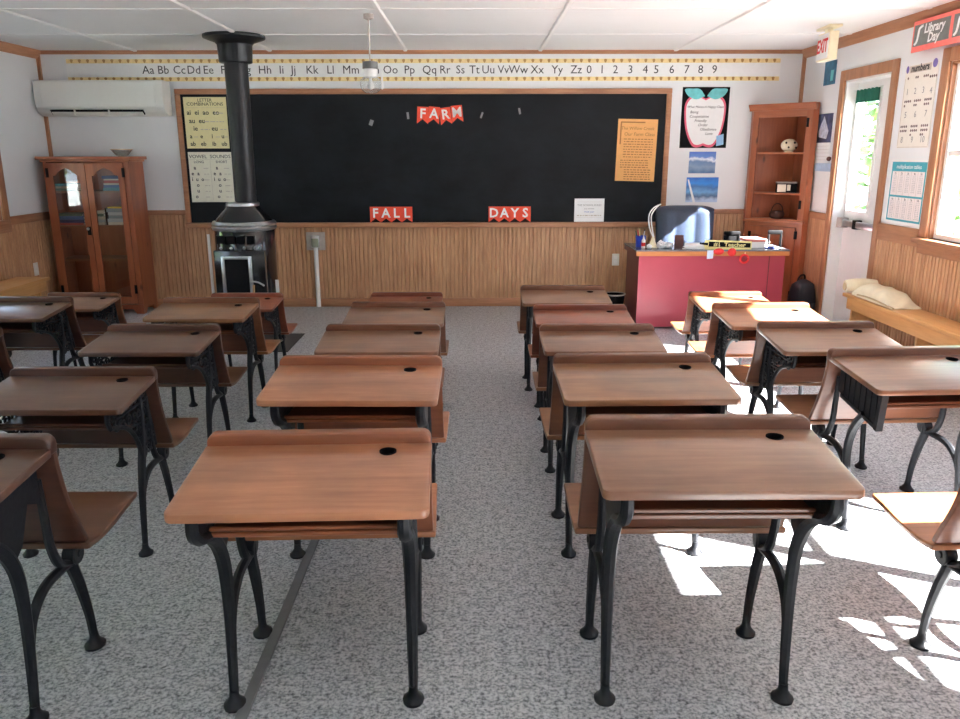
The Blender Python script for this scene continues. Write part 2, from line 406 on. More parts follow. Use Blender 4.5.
d = thing('door_1', None, None, kind='structure')
a, b, _, zt = DOOR; c = .085
MB().box(XR-.02, XR, a-c, a, 0, zt+c).box(XR-.02, XR, b, b+c, 0, zt+c).box(XR-.02, XR, a, b, zt, zt+c).bevel(.005).build('casing', M['oakZ'], d)
MB().box(XR, XR+WT, a, a+.015, 0, zt).box(XR, XR+WT, b-.015, b, 0, zt).box(XR, XR+WT, a+.015, b-.015, zt-.015, zt).build('jamb', M['white'], d, smooth=False)
dx0, dx1 = XR+.10, XR+.145
ga, gb, gz0, gz1 = a+.36, b-.06, 1.03, 2.0
MB().box(dx0, dx1, a+.017, ga, .02, zt-.02).box(dx0, dx1, gb, b-.017, .02, zt-.02).box(dx0, dx1, ga, gb, .02, gz0).box(dx0, dx1, ga, gb, gz1, zt-.02).build('leaf', M['white'], d, smooth=False)
MB().box(dx0-.012, dx0, ga-.03, ga, gz0-.03, gz1+.03).box(dx0-.012, dx0, gb, gb+.03, gz0-.03, gz1+.03).box(dx0-.012, dx0, ga, gb, gz0-.03, gz0).box(dx0-.012, dx0, ga, gb, gz1, gz1+.03).build('glazing_bead', M['white'], d, smooth=False)
MB().box(dx0+.02, dx0+.024, ga, gb, gz0, gz1).build('pane', M['pane'], d, smooth=False)
pb = MB().box(dx0-.055, dx0-.02, a+.06, b-.05, .895, .95).bevel(.006).build('push_bar', M['steel'], d)
MB().box(dx0-.07, dx0, b-.12, b-.03, .88, .965).bevel(.008).build('latch_case', M['greysteel'], pb)
MB().box(dx0-.062, dx0, b-.36, b-.31, .885, .96).bevel(.004).build('bar_bracket', M['matblack'], pb)
MB().box(XR-.0, XR+WT, a+.015, b-.015, 0, .02).build('threshold', M['steel'], d, smooth=False)
# valance hanging at the top of the door glass
mb = MB(); n = 36
for s_ in range(n):
    y0 = ga-.02+(gb-ga+.04)*s_/n; y1 = ga-.02+(gb-ga+.04)*(s_+1)/n
    w0, w1 = .008*math.sin(s_*1.1), .008*math.sin((s_+1)*1.1)
    mb.faces([(dx0-.03+w0, y0, 1.915), (dx0-.03+w1, y1, 1.915), (dx0-.03+w1, y1, 2.02), (dx0-.03+w0, y0, 2.02), (dx0-.022+w0, y0, 1.915), (dx0-.022+w1, y1, 1.915), (dx0-.022+w1, y1, 2.02), (dx0-.022+w0, y0, 2.02)], [(0,1,2,3),(7,6,5,4),(0,4,5,1),(3,2,6,7)])
v = mb.build('valance', M['green'], None); tag(v, 'dark green cloth valance across the top of the white door glass', 'curtain')
vr = MB().tube([(dx0-.024, ga-.04, 2.022), (dx0-.024, gb+.04, 2.022)], .006).build('rod', M['white'], v)

# ------------------------------------------------------------------ school desks
HW = .315
def yz(pts, x): return [(x, p[0], p[1]) for p in pts]
sl = (.737-.702)/.366     # slope of the top
def topz(y): return .702+(y+.216)*sl
def make_desktop():
    mb = MB(); r = .022; pl = []
    for cx, cy, a0 in ((HW-r, -.216+r, -90), (HW-.004, .15-.004, 0), (-HW+.004, .15-.004, 90), (-HW+r, -.216+r, 180)):
        rr = r if cy < 0 else .004
        for j in range(5):
            t = R(a0+90*j/4); pl.append((cx+rr*math.cos(t), cy+rr*math.sin(t)))
    n = len(pl)
    vs = [(x, y, topz(y)-.024) for x, y in pl]+[(x, y, topz(y)) for x, y in pl]
    mb.faces(vs, [tuple(range(n))[::-1], tuple(range(n, 2*n))]+[(i, (i+1) % n, n+(i+1) % n, n+i) for i in range(n)])
    mb.bevel(.006, 2)
    o = mb.build('desktop', M['desk_top'], None)
    cut = MB().cyl((.195, .098, .6), .024, .2, n=24).build('cut', M['desk_top'], None)
    for q in (cut,):
        md = o.modifiers.new('b', 'BOOLEAN'); md.object = q; md.operation = 'DIFFERENCE'; md.solver = 'EXACT'
    dg = bpy.context.evaluated_depsgraph_get(); dg.update()
    me = bpy.data.meshes.new_from_object(o.evaluated_get(dg)); me.name = 'desktop'
    for q in (o, cut): bpy.data.objects.remove(q)
    me.shade_smooth(); me.set_sharp_from_angle(angle=R(30))
    return me
def tmp(mb, name, mat):
    o = mb.build(name, mat); me = o.data; bpy.data.objects.remove(o); return me
P = []      # common parts: (name, mesh, label)
P.append(('desktop', make_desktop(), None))
# raised rail behind the top, rounded ends
mb = MB()
hw = HW-.002; q = [(-hw, .715), (hw, .715)]
for cx, a0 in ((hw-.026, 0), (-hw+.026, 90)):
    for j in range(7): q.append((cx+.026*math.cos(R(a0+15*j)), .744+.026*math.sin(R(a0+15*j))))
mb.prism(q, .147, .188, 'y'); mb.bevel(.006, 3)
P.append(('pen_rail', tmp(mb, 'pen_rail', M['desk_dark']), None))
P.append(('inkwell', tmp(MB().lathe([(.0235, topz(.098)+.003), (.0235, .66), (.001, .66), (.001, .664), (.020, .666), (.020, topz(.098)+.002)], 24, Matrix.Translation((.195, .098, 0)), cap=False), 'inkwell', M['matblack']), 'black inkwell hole'))
mb = MB(); nn = 8
for i in range(nn):     # leaning, slightly curved seat back that also closes the desk front
    pass
bk = spline([(.166, .735, 0), (.172, .66, 0), (.20, .55, 0), (.245, .45, 0), (.268, .398, 0)], 4)
poly = [(p.x, p.y) for p in bk]+[(p.x+.021, p.y+.004) for p in reversed(bk)]
mb.prism(poly, -HW+.004, HW-.004, 'x'); mb.bevel(.005, 2)
P.append(('backrest', tmp(mb, 'backrest', M['desk_dark']), None))
mb = MB().box(-.245, .245, -.11, .172, .585, .599).box(-.245, .245, -.105, -.090, .599, .611); mb.bevel(.003, 1)
P.append(('book_shelf', tmp(mb, 'book_shelf', M['desk_dark']), None))
st = spline([(.262, .388, 0), (.34, .378, 0), (.44, .380, 0), (.54, .392, 0), (.615, .398, 0)], 4)
poly = [(p.x, p.y+.010) for p in st]+[(p.x, p.y-.010) for p in reversed(st)]
mb = MB().prism(poly, -HW-.004, HW+.004, 'x'); mb.bevel(.006, 2)
P.append(('seat', tmp(mb, 'seat', M['seat']), 'tan wooden seat'))

IX = .253
def foot(mb, x, y): mb.lathe([(.030, 0), (.031, .008), (.022, .016), (.014, .03), (.012, .05)], 14, Matrix.Translation((x, y, 0)) @ Matrix.Diagonal((1, 1.15, 1, 1)))
def sweep(mb, pts, w, x, flat=1.15, k=6):
    s_ = spline([(p[0], p[1], 0) for p in pts], k); q = [(x, p.x, p.y) for p in s_]
    mb.tube(q, lerps(w, len(q)), 8, flat, side=(1, 0, 0)); return mb
def near_leg(kind, x):
    mb = MB(); foot(mb, x, 0)
    if kind == 'plain':
        sweep(mb, [(0, .02), (.012, .13), (.024, .27), (.024, .38), (.010, .46), (-.03, .53), (-.09, .58), (-.155, .605), (-.195, .64), (-.198, .682)], [.011, .013, .015, .017, .018, .018, .017, .015, .013], x)
        mb.prism([(-.196, .684), (-.194, .64), (-.155, .606), (-.09, .58), (-.03, .53), (.005, .47), (.05, .50), (.10, .60), (.10, .705)], x-.007, x+.007, 'x')
    elif kind == 'ornate':
        sweep(mb, [(0, .02), (.012, .12), (.03, .25), (.055, .36), (.08, .44), (.10, .52), (.105, .66)], [.011, .012, .014, .016, .016, .014, .012], x)
    else:
        sweep(mb, [(0, .02), (.012, .12), (.03, .24), (.045, .34), (.03, .43), (-.01, .50), (-.05, .545)], [.011, .012, .014, .016, .017, .017, .017], x)
    # arm that crosses to the seat leg
    sweep(mb, [(.016, .19), (.05, .275), (.11, .325), (.18, .338), (.27, .33)], [.012, .013, .014, .014, .012], x, 1.1)
    return mb
def seat_leg(x):
    mb = MB(); foot(mb, x, .345)
    sweep(mb, [(.345, .02), (.335, .12), (.305, .24), (.275, .33), (.285, .385)], [.011, .013, .016, .017, .013], x)
    sweep(mb, [(.27, .33), (.215, .36), (.185, .43), (.178, .52), (.17, .64)], [.014, .013, .012, .011, .010], x)
    sweep(mb, [(.278, .375), (.36, .362), (.47, .366), (.55, .376)], [.012, .010, .008, .006], x, 1.3)
    return mb
def hinge(x):
    s_ = 1 if x > 0 else -1
    return MB().cyl((x-.016 if s_ > 0 else x-.022, .288, .352), .032, .038, 'x', 20).cyl((x+s_*.022-.004, .288, .352), .012, .008, 'x', 12).bevel(.003, 1)
def bracket(kind, x):
    mb = MB()
    if kind == 'plain':
        mb.prism([(.0, .64), (.165, .57), (.165, topz(.165)-.03), (.0, topz(.0)-.022)], x-.005, x+.005, 'x')
        mb.prism([(-.19, .676), (.165, .708), (.165, .716), (-.19, .682)], x-.014, x+.014, 'x')
    elif kind == 'slotted':
        t = lambda y: topz(y)-.024
        mb.prism([(-.17, t(-.17)-.012), (-.17, t(-.17)), (.165, t(.165)), (.165, t(.165)-.014)], x-.016, x+.016, 'x')
        mb.prism([(-.15, .51), (-.15, .525), (.13, .575), (.13, .56)], x-.012, x+.012, 'x')
        mb.prism([(-.17, t(-.17)), (-.15, t(-.15)), (-.135, .512), (-.155, .508)], x-.014, x+.014, 'x')
        for i in range(7):
            y = -.125+i*.040
            mb.prism([(y, .512+(y+.15)*.18), (y+.020, .516+(y+.15)*.18), (y+.020, t(y+.02)), (y, t(y))], x-.006, x+.006, 'x')
        mb.prism([(-.15, .52), (.16, .575), (.16, t(.16)), (-.15, t(-.15))], x-.0025, x+.0025, 'x')
    else:
        t = lambda y: topz(y)-.026
        mb.tube(yz([(-.20, t(-.20)), (.17, t(.17))], x), .009, 8)
        mb.tube(yz([(-.20, t(-.20)), (-.203, .645), (-.185, .615)], x), .010, 8)
        mb.tube(yz([(.168, t(.168)), (.185, .58), (.215, .47), (.225, .41)], x), .008, 8)
        cv = spline([(-.185, .615, 0), (-.12, .60, 0), (-.04, .57, 0), (.02, .52, 0), (.06, .45, 0), (.075, .37, 0)], 5)
        mb.tube([(x, p.x, p.y) for p in cv], .010, 8)
        mb.tube(yz([(-.15, .632), (.17, .632)], x), .006, 6); mb.tube(yz([(-.02, .56), (.19, .545)], x), .006, 6); mb.tube(yz([(.055, .46), (.21, .46)], x), .006, 6)
        def curl(cy, cz, r, a0, turn, s_=1):
            pts = []
            for j in range(15):
                u = j/14; a_ = a0+s_*turn*u; rr = r*(1-.72*u); pts.append((x, cy+rr*math.cos(a_), cz+rr*math.sin(a_)))
            mb.tube(pts, .0058, 6)
        for i in range(8): y = -.165+i*.045; curl(y, (t(y)+.632)/2, .026, R(90), R(470), 1 if i % 2 else -1)
        for i, (y, z_) in enumerate(((-.13, .612), (-.075, .605), (-.02, .598), (.035, .595), (.085, .592), (.135, .59), (.03, .548), (.08, .52), (.125, .515), (.17, .51), (.105, .478), (.15, .485), (.20, .49), (.10, .425), (.145, .43), (.19, .425))): curl(y, z_, .027, R(i*77), R(440), 1 if i % 2 else -1)
    return mb
KP = {}
for kd in ('plain', 'ornate', 'slotted'):
    L = list(P)
    for x in (-IX, IX):
        L.append(('leg', tmp(near_leg(kd, x), 'leg', M['iron']), None))
        L.append(('leg', tmp(seat_leg(x), 'leg', M['iron']), None))
        L.append(('bracket', tmp(bracket(kd, x), 'bracket', M['iron']), None))
        L.append(('seat_hinge', tmp(hinge(x), 'seat_hinge', M['iron']), None))
    KP[kd] = L
PROTO = {}
def desk(kd, x, y, rot, s_, wf, df, tint, label):
    if kd not in PROTO:
        r = thing('school_desk', label, 'school desk', group='school desks in rows')
        ch = []
        for nm, me, lb in KP[kd]:
            o = bpy.data.objects.new(nm, me); COL.objects.link(o); o.parent = r
            if lb: o['label'] = lb
            ch.append(o)
        PROTO[kd] = (r, ch)
    else:
        r0, ch0 = PROTO[kd]
        r = r0.copy(); COL.objects.link(r); r['label'] = label; ch = []
        for c_ in ch0:
            o = c_.copy(); COL.objects.link(o); o.parent = r; ch.append(o)
    r.location = (x, y, 0); r.rotation_euler = (0, 0, R(rot)); r.scale = (s_*wf, s_*df, s_)
    for o in ch: o.color = (*tint, 1)
    return r
T = dict(org=(.9, .76, .72), tan=(.52, .50, .50), grey=(.54, .52, .56), dark=(.26, .235, .24), shade2=(.23, .21, .23), yel=(.56, .52, .46), red=(.62, .38, .37))  # the two darkest tints hold the dim light of the left columns
DESKS = [
 ('plain', -1.458, 1.847, -0, 1, 1, 1, T['shade2'], 'shade-darkened school desk cut off at the lower left corner, tan seat showing'),
 ('ornate', -1.506, 2.782, 0.1, 0.927, 0.951, 0.938, T['dark'], 'shade-darkened scratched school desk, second from camera in the column holding the stove desks'),
 ('ornate', -1.548, 3.694, -0.2, 0.894, 0.987, 0.983, T['dark'], 'shade-darkened school desk third from camera in the column leading to the stove'),
 ('ornate', -1.53, 4.37, -1.8, 0.915, 0.968, 0.878, T['yel'], 'worn greenish brown school desk second from the stove in its column'),
 ('ornate', -1.541, 5.131, -0.3, 0.78, 0.989, 1.018, T['red'], 'small school desk with its seat right before the black stove'),
 ('ornate', -2.566, 3.556, 0, 0.92, 1, 1, T['shade2'], 'school desk mostly cut off at the left edge, only a backrest corner showing'),
 ('ornate', -2.677, 4.483, -0.5, 0.894, 1, 1.029, T['dark'], 'shade-darkened shiny school desk cut by the left edge, just below the wall bench'),
 ('ornate', -2.648, 5.152, -0.2, 0.782, 0.986, 1.021, T['tan'], 'small brown school desk in front of the glazed bookcase'),
 ('plain', -0.43, 1.916, 1.9, 0.979, 1.012, 1.023, T['org'], 'orange brown school desk with plain iron legs, nearest camera left of the aisle'),
 ('plain', -0.44, 2.763, -0.8, 0.984, 1.006, 0.935, T['org'], 'reddish brown school desk second from camera along the left side of the aisle'),
 ('plain', -0.455, 3.662, 0.2, 0.901, 0.998, 0.958, T['tan'], 'brown school desk third from camera along the left side of the aisle'),
 ('plain', -0.449, 4.361, -0.1, 0.877, 0.996, 1, T['tan'], 'brown school desk fourth from camera along the left side of the aisle'),
 ('plain', -0.464, 5.145, -0, 0.779, 0.991, 1, T['red'], 'small school desk nearest the chalkboard on the left side of the aisle'),
 ('plain', 0.616, 1.923, 0, 1.036, 0.964, 0.882, T['grey'], 'wide greyish brown school desk nearest camera on the right side of the aisle'),
 ('plain', 0.603, 2.768, 1, 0.987, 0.982, 1.001, T['yel'], 'tan brown school desk second from camera along the right side of the aisle'),
 ('plain', 0.586, 3.594, 0.1, 0.919, 0.96, 0.848, T['grey'], 'dull brown school desk third from camera along the right side of the aisle'),
 ('plain', 0.604, 4.372, 0.2, 0.857, 1.009, 0.826, T['red'], 'reddish school desk fourth from camera along the right side of the aisle'),
 ('plain', 0.57, 4.966, -0.4, 0.873, 1.01, 0.969, T['tan'], 'school desk nearest the chalkboard right of the aisle, beside the red teacher desk'),
 ('slotted', 1.66, 1.84, 2, 0.985, 1, 1, T['org'], 'school desk cut off at the lower right, sunlit seat and iron foot showing'),
 ('slotted', 1.763, 2.99, 2.5, 0.943, 1, 1.092, T['grey'], 'glossy school desk with vertical slots in its iron side bracket'),
 ('ornate', 1.674, 3.628, 0.1, 0.915, 0.993, 1.034, T['tan'], 'school desk with openwork iron side just beyond the slotted sided desk'),
 ('ornate', 1.628, 4.259, 1.1, 0.886, 0.997, 1.054, T['org'], 'school desk with a broad sunlit patch, second from the red teacher desk'),
 ('ornate', 1.673, 5.057, 1.1, 0.794, 0.98, 1.134, T['org'], 'small sunlit school desk right in front of the red teacher desk'),
]
for a_ in DESKS: desk(*a_)

# ------------------------------------------------------------------ chalkboard wall
cb = thing('chalkboard', 'wide black chalkboard in an oak frame on the back wall', 'chalkboard', (0, D, 0))
cx0, cx1, cz0, cz1, fw = -2.868, 1.89, .80, 2.112, .05
MB().box(cx0+fw, cx1-fw, -.018, -.002, cz0+fw, cz1-fw).build('writing_surface', M['board'], cb, smooth=False)
MB().box(cx0, cx1, -.034, 0, cz1-fw, cz1).box(cx0, cx0+fw, -.034, 0, cz0+fw, cz1-fw).box(cx1-fw, cx1, -.034, 0, cz0+fw, cz1-fw).bevel(.006).build('frame', M['oakX'], cb)
MB().box(cx0, cx1, -.060, 0, cz0, cz0+fw).bevel(.008).build('chalk_tray', M['oakX'], cb)
YC = D-.019

def sheet(name, label, cat, x, z, w, h, mat, wall='B', rot=0, group=None, off=0, thick=.002):
    """a flat sheet centred on (x or y, z) of a wall; children are drawn in its local frame, front = -y"""
    if wall == 'B': loc, rz = (x, D-off, z), 0
    else: loc, rz = (XR-off, x, z), R(-90)
    t = thing(name, label, cat, loc, rz, group)
    t.rotation_euler = (0, rot, rz) if wall == 'B' else (0, 0, rz)
    MB().box(-w/2, w/2, -.003-thick, -.002, -h/2, h/2).build('sheet', mat, t, smooth=False)
    return t
def lines(t, rows, mat, y=-.0062, name='writing'):
    mb = MB()
    for (x0, x1, z, th) in rows: mb.box(x0, x1, y, -.0045, z-th/2, z+th/2)
    return mb.build(name, mat, t, smooth=False)
def scribble(x0, x1, z, h, seed, wmin=.018, wmax=.05):
    """small word-sized bars standing for lines of writing too small to read"""
    r = random.Random(seed); out = []; x = x0
    while x < x1:
        w = r.uniform(wmin, wmax); out.append((x, min(x+w, x1), z, h)); x += w+.010
    return out
def lettering(t, items, mat, name='lettering'):
    mb = MB()
    for it in items: put_text(mb, *it[:4], y=-.0055, **(it[4] if len(it) > 4 else {}))
    return mb.build(name, mat, t, smooth=False)

# letter charts
t = sheet('chart', 'cream letter combinations chart at the top left of the chalkboard', 'chart', -2.588, 1.800, .41, .475, M['creampaper'], off=.017)
A = dict(align='LEFT', bold=.001)
lettering(t, [('LETTER', 0, .208, .042), ('COMBINATIONS', 0, .172, .042, dict(sx=1.12)),
  ('ai  ei  ao  eo', -.18, .095, .062, A), ('au  eu', -.165, .018, .062, A), ('ie', -.13, -.052, .062, A), ('eu', .045, -.052, .062, A),
  ('a', -.17, -.125, .055, A), ('e', -.07, -.125, .055, A), ('i', .04, -.125, .055, A), ('u', .135, -.125, .055, A),
  ('ab', -.17, -.195, .055, A), ('eb', -.07, -.195, .055, A), ('ib', .04, -.195, .055, A), ('ub', .13, -.195, .055, A)], M['ink'])
lines(t, [(-.19, .19, .14, .002)]+scribble(.09, .18, .09, .008, 1)+scribble(-.02, .17, .012, .008, 2)+scribble(-.06, .03, -.06, .008, 3)+scribble(.13, .19, -.06, .008, 4)+scribble(-.13, -.08, -.13, .006, 5)+scribble(.08, .12, -.13, .006, 6)+scribble(.165, .195, -.13, .006, 7), M['paleink'])
t = sheet('chart', 'pale vowel sounds chart below the cream chart on the chalkboard', 'chart', -2.583, 1.290, .42, .478, M['palecream'], off=.017)
it = [('VOWEL  SOUNDS', 0, .195, .046, dict(sx=1.1))]
lettering(t, it+[(b_, x_+dx_, z_, .05, A) for dx_ in (-.20, .015) for b_, x_, z_ in (('a', .035, .09), ('e', .008, .035), ('a', .065, .035), ('i  u  o', .008, -.02), ('o', .05, -.075), ('u', .05, -.13), ('o', .03, -.185))]+[('LONG', -.11, .145, .035), ('SHORT', .11, .145, .035)], M['ink'])
lines(t, [(-.2, .2, .168, .002), (-.001, .001, -.03, .38)]+[q for i, z_ in enumerate((.085, .03, -.025, -.08, -.135, -.19)) for q in scribble(-.07, -.02, z_, .006, i)+scribble(.13, .19, z_, .006, i+20)], M['paleink'])

# letter cards
def pennant(ch, word, x, z, rot, k_):
    pos = ['first', 'second', 'third', 'fourth'][k_]
    t = thing('letter_card', 'orange-red pennant card with white letter %s, %s of the word %s' % (ch, pos, word), 'letter card', (x, YC, z), 0, 'pennant cards spelling %s' % word)
    t.rotation_euler = (0, rot, 0)
    w, h = .054, .078
    MB().prism([(-w, h), (w, h), (w, -h), (0, -h+.042), (-w, -h)], -.007, -.003, 'y').build('card', M['redcard'], t, smooth=False)
    mb = MB(); put_text(mb, ch, 0, .012, .125, y=-.0082, bold=.003); mb.build('letter', M['paper'], t, smooth=False)
def px2(x, y):      # rough placement on the chalkboard plane from measured fractions
    return x, y
for i, (ch, x, r) in enumerate(zip('FARM', (-.503, -.395, -.283, -.172), (.05, .09, -.13, -.10))):
    pennant(ch, 'FARM', x, 1.868+(.012 if i == 3 else -.008 if i == 2 else 0), r, i)
for i, ch in enumerate('FALL'): pennant(ch, 'FALL', -.99+i*.104, .925, 0, i)
for i, ch in enumerate('DAYS'): pennant(ch, 'DAYS', .185+i*.104, .925, 0, i)
# magnets / bits of tape
for i, (x, z, r, wh, lb) in enumerate((( -1.0, 1.80, .35, (.018, .03), 'white bit of tape on the chalkboard below the hanging lamp'),
      (-.645, 1.865, -.1, (.011, .035), 'small white clip just left of the FARM cards'),
      (.065, 1.868, .35, (.009, .032), 'small white clip just right of the FARM cards'),
      (.43, 1.905, -.2, (.010, .032), 'white clip on the chalkboard farthest right of the FARM cards'))):
    o = MB().box(-wh[0], wh[0], -.008, -.001, -wh[1]*.9, wh[1]*.9).bevel(.003, 2).build('magnet', M['greyink']); o.location = (x, YC, z); o.rotation_euler = (0, r, 0)
    tag(o, lb, 'magnet', 'white clips on the chalkboard')

t = sheet('poem_sheet', 'orange tan sheet with a long handwritten poem, right side of the chalkboard', 'poem', 1.572, 1.538, .385, .585, M['kraft'], rot=R(1.2), off=.017)
lettering(t, [('The Willow Creek', -.0, .205, .042, dict(shear=.1)), ('Our Farm Class', .02, .150, .046, dict(shear=.1))], M['brownink'])
rw = [(-.165, .07, .262, .012), (-.168, -.156, .16, .21)]
for i in range(8): rw += scribble(-.13+.004*(i % 2), .155, .105-i*.024, .008, i, .01, .035)
for i in range(4): rw += scribble(-.15, .13, -.095-i*.022, .008, i+30, .01, .035)
for i in range(5): rw += scribble(-.11, .15, -.205+.02-i*.022, .008, i+60, .01, .035)
lines(t, rw, M['brownink'])
t = sheet('notice', 'white printed notice standing on the chalk tray at right', 'notice', 1.128, .967, .295, .225, M['paper'], off=.042)
lettering(t, [('THE SCHOOL RULES', 0, .048, .026), ('are written', 0, .015, .022)], M['greyink'])
lettering(t, [('inside your', 0, -.016, .022)], M['blueink'], 'blue_lettering')
lines(t, scribble(-.12, .12, -.052, .010, 9, .01, .03)+[(-.13, .13, .08, .0015), (-.13, .13, -.07, .0015)], M['paleink'])

# alphabet strip
t = sheet('alphabet_strip', 'long white alphabet and number strip with acorn border above the chalkboard', 'alphabet strip', -.48, 2.281, 6.79, .205, M['paper'])
mb = MB().box(-3.39, 3.39, -.0058, -.005, .062, .100).box(-3.39, 3.39, -.0058, -.005, -.100, -.062); mb.build('border', M['gold'], t, smooth=False)
mb = MB()
for zc in (.081, -.081):
    for i in range(88):
        x = -3.34+i*.0767
        mb.lathe([(.0, -.018), (.010, -.010), (.013, .002), (.016, .004), (.014, .013), (.003, .018)], 8, Matrix.Translation((x, -.0055, zc)) @ Matrix.Diagonal((1, .12, 1, 1)))
mb.build('acorn_print', M['golddark'], t, smooth=False)
def xpix(px): return (px-66)*.009504-3.872     # measured columns -> metres on the back wall
al = [('Aa',147),('Bb',162),('Cc',178),('Dd',192.5),('Ee',207),('Ff',223),('Gg',243),('Hh',263.5),('Ii',280),('Jj',292),('Kk',310.5),('Ll',329),('Mm',349.5),('Nn',371),('Oo',389),('Pp',408),('Qq',428),('Rr',443.5),('Ss',459),('Tt',473),('Uu',487),('Vv',502),('Ww',517),('Xx',536),('Yy',556),('Zz',575),('0',588),('1',601),('2',614.5),('3',629.5),('4',644.5),('5',655.5),('6',671),('7',686),('8',700),('9',714)]
lettering(t, [(c_, xpix(p_)+.48, .0, .105) for c_, p_ in al], M['ink'])

# apple poster
t = sheet('poster', 'black poster with a white apple listing what makes a happy class', 'poster', 2.222, 1.842, .455, .565, M['matblack'])
def apple(sc_):
    pts = []
    for p_ in [(0, .165), (.07, .195), (.14, .185), (.185, .12), (.185, .0), (.16, -.13), (.11, -.235), (.06, -.262), (0, -.245)]: pts.append((p_[0]*sc_, p_[1]*sc_, 0))
    half = spline(pts, 4); return [(p.x, p.y) for p in half]+[(-p.x, p.y) for p in reversed(half[1:-1])]
MB().prism(apple(1.06), -.0062, -.005, 'y').build('apple_outline', M['pinkline'], t, smooth=False)
MB().prism(apple(.97), -.0070, -.0062, 'y').build('apple', M['paper'], t, smooth=False)
mb = MB()
for s_ in (-1, 1):
    lf = spline([(s_*.01, .20, 0), (s_*.06, .262, 0), (s_*.13, .268, 0), (s_*.205, .262, 0), (s_*.17, .20, 0), (s_*.09, .170, 0), (s_*.01, .20, 0)], 4)[:-1]
    mb.prism([(p.x, p.y) for p in lf], -.0078, -.0070, 'y')
mb.build('leaf', M['leafteal'], t, smooth=False)
mb = MB()
for b_, x_, z_, s_ in [('What Makes A Happy Class', .0, .10, .031), ('Being', -.105, .052, .036), ('Cooperation', -.055, .012, .036), ('Friendly', -.04, -.028, .036), ('Order', -.015, -.068, .036), ('Obedience', .04, -.108, .036), ('Love', .05, -.148, .036)]:
    put_text(mb, b_, x_, z_, s_, y=-.0078, shear=.2)
mb.build('lettering', M['ink'], t, smooth=False)
MB().prism([(.125, -.17), (.195, -.15), (.20, -.25), (.13, -.265)], -.0085, -.007, 'y').build('blue_note', plain('pale_blue_note', srgb(150, 196, 232), .7), t, smooth=False)
# two photographs
def photo_mat(name, kind):
    m, nt, b = newmat(name)
    tc = N(nt, 'ShaderNodeTexCoord'); sp = N(nt, 'ShaderNodeSeparateXYZ'); nt.links.new(tc.outputs['Object'], sp.inputs[0])
    no = N(nt, 'ShaderNodeTexNoise', Scale=14.0, Detail=5.0); nt.links.new(tc.outputs['Object'], no.inputs[0])
    ma = N(nt, 'ShaderNodeMath', operation='MULTIPLY_ADD'); ma.inputs[1].default_value = .09; nt.links.new(no.outputs[0], ma.inputs[0]); nt.links.new(sp.outputs['Z'], ma.inputs[2])
    mr = N(nt, 'ShaderNodeMapRange'); mr.inputs[1].default_value = -.06; mr.inputs[2].default_value = .16; nt.links.new(ma.outputs[0], mr.inputs[0])
    if kind == 0: st_ = [(.0, srgb(70, 105, 150)), (.3, srgb(130, 155, 185)), (.5, srgb(96, 130, 175)), (.62, srgb(235, 242, 250)), (.72, srgb(90, 130, 200)), (1, srgb(60, 100, 190))]
    else: st_ = [(.0, srgb(190, 210, 235)), (.2, srgb(70, 100, 140)), (.4, srgb(110, 170, 220)), (.6, srgb(60, 110, 180)), (.75, srgb(40, 140, 225)), (1, srgb(20, 100, 200))]
    nt.links.new(ramp(nt, mr.outputs[0], st_), b.inputs['Base Color']); b.inputs['Roughness'].default_value = .4
    return m
sheet('photo_print', 'blue photo print of a white breaking wave below the apple poster', 'photo', 2.228, 1.422, .262, .205, photo_mat('wave_photo', 0))
t = sheet('photo_print', 'larger bright blue seascape print just above the office chair', 'photo', 2.244, 1.160, .315, .240, photo_mat('sea_photo', 1))
MB().prism([(-.15, .10), (-.135, .10), (-.06, -.12), (-.085, -.12)], -.0062, -.005, 'y').build('white_streak', M['paper'], t, smooth=False)

# outlets on the back wall
t = thing('wall_box', 'steel electrical box on the panelling above a white conduit', 'outlet', (-1.597, D-.014, .665))
MB().box(-.095, .095, -.012, 0, -.09, .09).bevel(.004).build('plate', M['greysteel'], t)
MB().box(-.042, .042, -.045, -.012, -.06, .06).bevel(.006).build('box', M['steel'], t)
MB().box(-.035, .035, -.055, -.045, -.052, .03).bevel(.006).build('cover', plain('grey_green_cover', srgb(140, 146, 130), .5), t)
MB().tube([(0, -.022, -.06), (0, -.022, -.662)], .0225, 12).build('conduit', M['white'], t)
def outlet(name, label, loc, rz):
    t = thing(name, label, 'outlet', loc, rz)
    MB().box(-.036, .036, -.008, 0, -.06, .06).bevel(.003).build('plate', M['plastic'], t)
    MB().box(-.018, .018, -.011, -.008, .008, .042).box(-.018, .018, -.011, -.008, -.042, -.008).bevel(.002, 1).build('socket', M['white'], t)
outlet('wall_outlet', 'white wall outlet on the panelling left of the red teacher desk', (1.415, D-.014, .473), 0)
outlet('wall_outlet', 'white wall outlet on the left wall panelling above the bench', (XL+.014, 7.395, .468), R(90))

# ------------------------------------------------------------------ air conditioner
t = thing('air_conditioner', 'white split air conditioner high on the left end of the back wall', 'air conditioner', (-3.51, D, 1.86))
pf = [(0, 0), (-.10, 0), (-.17, .03), (-.205, .075), (-.215, .14), (-.205, .31), (-.19, .318), (0, .318)]
MB().prism(pf, -.60, .60, 'x').bevel(.012, 3).build('casing', M['plastic'], t)
MB().prism([(-.206, .085), (-.218, .14), (-.208, .30), (-.214, .30), (-.224, .14), (-.212, .083)], -.53, .53, 'x').bevel(.002, 1).build('front_panel', M['plastic'], t)
MB().prism([(-.198, .055), (-.155, .018), (-.162, .010), (-.207, .050)], -.47, .40, 'x').build('air_slot', M['matblack'], t, smooth=False)
mb = MB().prism([(-.165, .012), (-.195, .035), (-.200, .030), (-.170, .006)], -.46, .39, 'x'); mb.build('louver', M['plastic'], t)
mb = MB()
